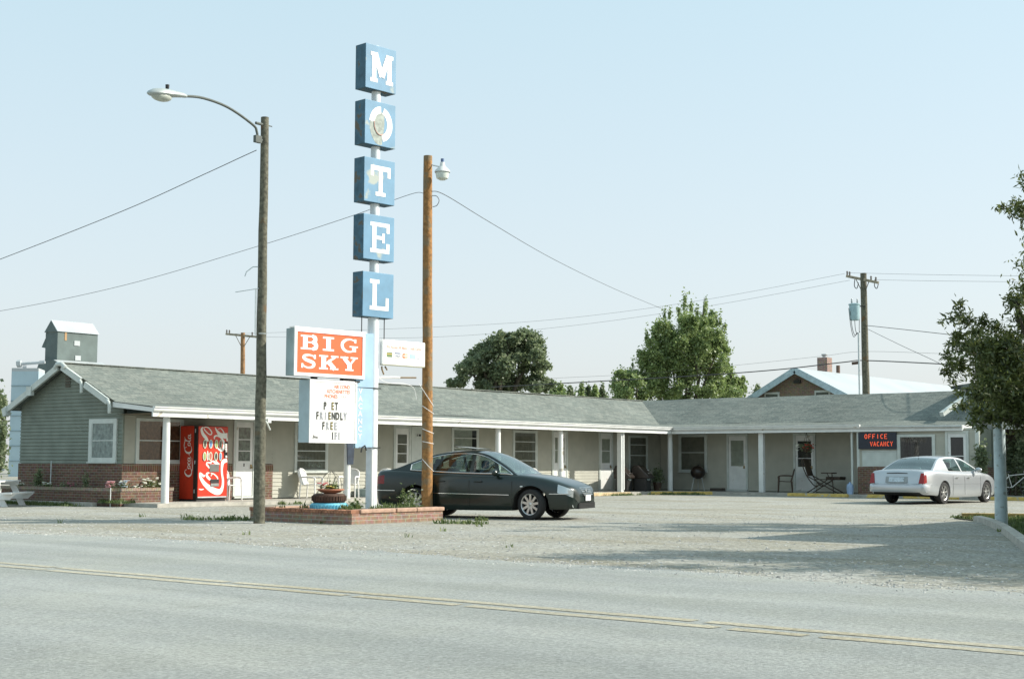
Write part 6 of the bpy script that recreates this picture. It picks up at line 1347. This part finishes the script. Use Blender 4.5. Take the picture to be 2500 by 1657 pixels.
for i in range(len(P) - 1): F += [(4 * i + k, 4 * i + k + 1, 4 * i + k + 5, 4 * i + k + 4) for k in range(3)]
kb.add(V, F + [(0, 3, 2, 1), tuple(len(V) - 4 + k for k in range(4))]); kb.build('kerb', concrete, kind='structure', fix=True, origin=tuple(P[0]))
ya = on_z(2348, 1266); yb_ = on_z(2560, 1268)
pstop('long yellow kerb timber behind the post at the right edge', (ya.x, ya.y), (yb_.x, yb_.y), .16, .13, m=mat('kerb_yellow', (.48, .34, .12), .85, var=.2, vs=6))
sp = []
for k in range(420):
    u, v = g.random(), g.random(); a = isl[0]; x = a[0] + u * 6.5; y = 21 + v * 12
    i_ = [q for q in isl]; 
    if y > np.interp(x, [p[0] for p in isl], [p[1] for p in isl]) + .15: sp.append((x, y, .02, .22, 1.5))
tufts('island_grass', sp, weed_m, kind='stuff', seed=8, h=.10)
D = 27.5; tb0 = at_d(2640, 1200, D)
rows = [(2345, 745, 10, 10), (2325, 778, 12, 9), (2345, 765, 12, 12), (2300, 785, 7, 6), (2360, 780, 14, 12), (2400, 785, 14, 14), (2385, 810, 22, 18), (2340, 815, 14, 14), (2330, 840, 14, 16), (2360, 845, 22, 22), (2315, 868, 12, 10), (2320, 888, 14, 12), (2345, 890, 20, 20), (2310, 908, 12, 10), (2325, 928, 10, 10), (2430, 800, 14, 12),
        (2400, 850, 34, 30), (2440, 850, 34, 34), (2480, 850, 30, 34), (2400, 910, 34, 34), (2450, 915, 38, 36), (2490, 930, 34, 40), (2390, 960, 26, 22), (2430, 970, 34, 26), (2470, 980, 34, 28), (2355, 988, 20, 7), (2340, 960, 8, 8), (2385, 1005, 22, 18), (2420, 1015, 26, 18), (2380, 1030, 10, 10), (2395, 1040, 10, 9), (2450, 1020, 20, 18), (2490, 1020, 20, 24), (2435, 1045, 8, 8),
        (2480, 735, 18, 18), (2500, 730, 18, 24), (2465, 725, 10, 8), (2490, 775, 18, 16), (2500, 800, 16, 24), (2510, 700, 24, 24), (2468, 745, 8, 8), (2430, 508, 6, 5), (2450, 505, 10, 9), (2468, 520, 8, 9), (2478, 500, 12, 12), (2495, 510, 14, 18), (2500, 530, 12, 16), (2492, 427, 8, 8), (2500, 455, 6, 8), (2520, 440, 20, 20)]
rq = random.Random(4)
rows += [(rq.uniform(2520, 2800), rq.uniform(480, 1040), rq.uniform(28, 48), rq.uniform(28, 44)) for k in range(60)]
nt_ = tree('large leafy ash tree overhanging the right edge', (tb0.x, tb0.y), 4.5, img_blobs(D, rows, .9, seed=9), 1, .1, leaf_near, 14, 'ash_tree', .09)
for ch in list(nt_.children):
    if ch.name.startswith('crown'): bpy.data.objects.remove(ch)
    else:       # keep the limbs slender
        pass
vis = [r for r in rows if r[0] < 2521]; hid = [r for r in rows if r[0] >= 2521]
vis += [(2450, 880, 40, 40), (2480, 900, 40, 44), (2430, 940, 36, 30), (2500, 960, 34, 40), (2460, 830, 26, 22), (2410, 880, 28, 28), (2470, 1000, 30, 22)]
leaves('crown', img_blobs(D, [(a, b_, c * 1.22 + 2, d * 1.22 + 2) for a, b_, c, d in vis], .8, seed=9), 17000, .115, leaf_near, nt_, 15, 'leaf', .25, droop=.35)
leaves('crown', img_blobs(D, hid, .9, seed=10), 12000, .11, leaf_near, nt_, 16, 'leaf', .35, droop=.35)
# bushes and bicycle in the shade right of the office
for i, (px, py, r_, h_, lab) in enumerate(((2478, 1115, 20, 40, 'tall dark bush in the shade right of the post'), (2395, 1120, 14, 34, 'dark shrub between the silver sedan and the post'), (2500, 1090, 20, 60, 'dark green bush at the right edge under the eave'))):
    q = at_d(px, 1190, 50.6 - i * .4); t = thing('shrub', lab, 'bush', (q.x, q.y, 0)); leaves('foliage', img_blobs(50.6 - i * .4, [(px, py, r_, h_), (px, py + 40, r_ * 1.1, h_)], .5, seed=i), 3600, .10, leaf_dark, t, 30 + i); k = MB(); k.tube([(0, 0, 0), (.05, 0, .9)], .03, 6); k.build('stem', bark, t)
q = at_d(2478, 1200, 49.0); q.z = .1
bk_ = thing('bicycle', 'dark bicycle leaning in the shade right of the post', 'bicycle', tuple(q), math.atan2(r0.y, r0.x))
for x in (-.5, .5): b = MB(); b.tube([(x + .32 * math.cos(a), 0, .34 + .32 * math.sin(a)) for a in [2 * math.pi * k / 24 for k in range(25)]], .018, 6); wo = b.build('wheel', rubber, bk_); b = MB(); [b.tube([(x, 0, .34), (x + .31 * math.cos(a), 0, .34 + .31 * math.sin(a))], .003, 4) for a in [math.pi * k / 6 for k in range(12)]]; b.build('spoke', galv, wo)
b = MB(); [b.tube([p, q_], .016, 6) for p, q_ in (((-.5, 0, .34), (-.1, 0, .32)), ((-.1, 0, .32), (-.22, 0, .78)), ((-.5, 0, .34), (-.2, 0, .70)), ((-.2, 0, .72), (.34, 0, .78)), ((-.1, 0, .32), (.36, 0, .70)), ((.5, 0, .34), (.32, 0, .88)))]; b.build('frame', mat('bike_pale', (.5, .5, .48), .4), bk_)
b = MB(); b.tube([(.25, -.25, .98), (.33, 0, .92), (.25, .25, .98)], .013, 6); b.tube([(.33, 0, .86), (.33, 0, .92)], .015, 6); b.build('handlebar', darkmetal, bk_); b = MB(); b.ell((-.24, 0, .84), (.13, .07, .03), 10, 6); b.build('saddle', blackp, bk_)
# neighbouring flat-roofed shop and a street tree beyond the right edge (they throw the long shadow on the gravel)
nb_ = thing('shop_building', 'flat-roofed shop beyond the right edge shading the gravel', 'building', (-2, 27, 0), world=True)
b = MB(); b.box((-5.9, 25.4, 0), (3, 34.5, 4.75)); b.build('wall', porch_siding, nb_)
b = MB(); b.box((-6.05, 25.25, 4.752), (3.15, 34.65, 5.0)); b.build('roof', concrete, nb_)
b = MB(); b.box((-3.9, 22.9, 0), (3, 25.39, 4.6)); b.build('side_wing', porch_siding, nb_)
for y in (27, 30): b = MB(); b.box((-5.96, y, 1.0), (-5.9, y + 1.4, 2.4)); f_ = b.build('window', trim, nb_); b = MB(); b.box((-5.975, y + .1, 1.1), (-5.961, y + 1.3, 2.3)); b.build('window_pane', pane, f_)
rq = random.Random(12); bl = []
for k in range(46): a = rq.uniform(0, 6.28); q = rq.uniform(0, 1) ** .5; bl.append((-3.1 + 2.2 * q * math.cos(a), 20.9 + 1.6 * q * math.sin(a), rq.uniform(2.6, 5.6), rq.uniform(.5, .9), rq.uniform(.5, .9), rq.uniform(.4, .7)))
for k in range(30): a = rq.uniform(0, 6.28); q = rq.uniform(0, 1) ** .5; bl.append((1.4 + 2.4 * q * math.cos(a), 21.6 + 2.0 * q * math.sin(a), rq.uniform(2.4, 5.8), rq.uniform(.6, .9), rq.uniform(.6, .9), rq.uniform(.5, .7)))
tree('broad street tree beyond the right edge beside the shop', (-2.6, 21), 5.5, bl, 30000, .13, leaf_near, 41, 'street_tree', .2)

# loose stones on the lot and along the ragged edge of the road
g = random.Random(31); b = MB()
def stone(x, y, r):
    V = [(x + r * g.uniform(.6, 1.2) * math.cos(a), y + r * g.uniform(.6, 1.2) * math.sin(a), .002) for a in (0, 1.26, 2.5, 3.8, 5.0)] + [(x + r * g.uniform(-.3, .3), y + r * g.uniform(-.3, .3), r * g.uniform(.5, .9))]
    b.add(V, [(0, 1, 5), (1, 2, 5), (2, 3, 5), (3, 4, 5), (4, 0, 5)])
for k in range(5200):
    d = g.uniform(15, 34) if g.random() < .7 else g.uniform(9, 18); la = g.uniform(-.4, .4) * d; p = lf(la, d)
    if p.y < 13.2 or (X0 - .1 < p.x < X1 + .1 and Y0 - .1 < p.y < Y1 + .1): continue
    stone(p.x, p.y, g.choice((.012, .016, .02, .026)))
for k in range(2600):
    x = g.uniform(-34, -3); stone(x, 13.75 + .25 * math.sin(x * .31) + g.gauss(0, .28), g.choice((.010, .014, .02)))
b.build('loose_stones', mat('stone_grey', (.46, .45, .42), .9, var=.3, vs=3), kind='stuff')
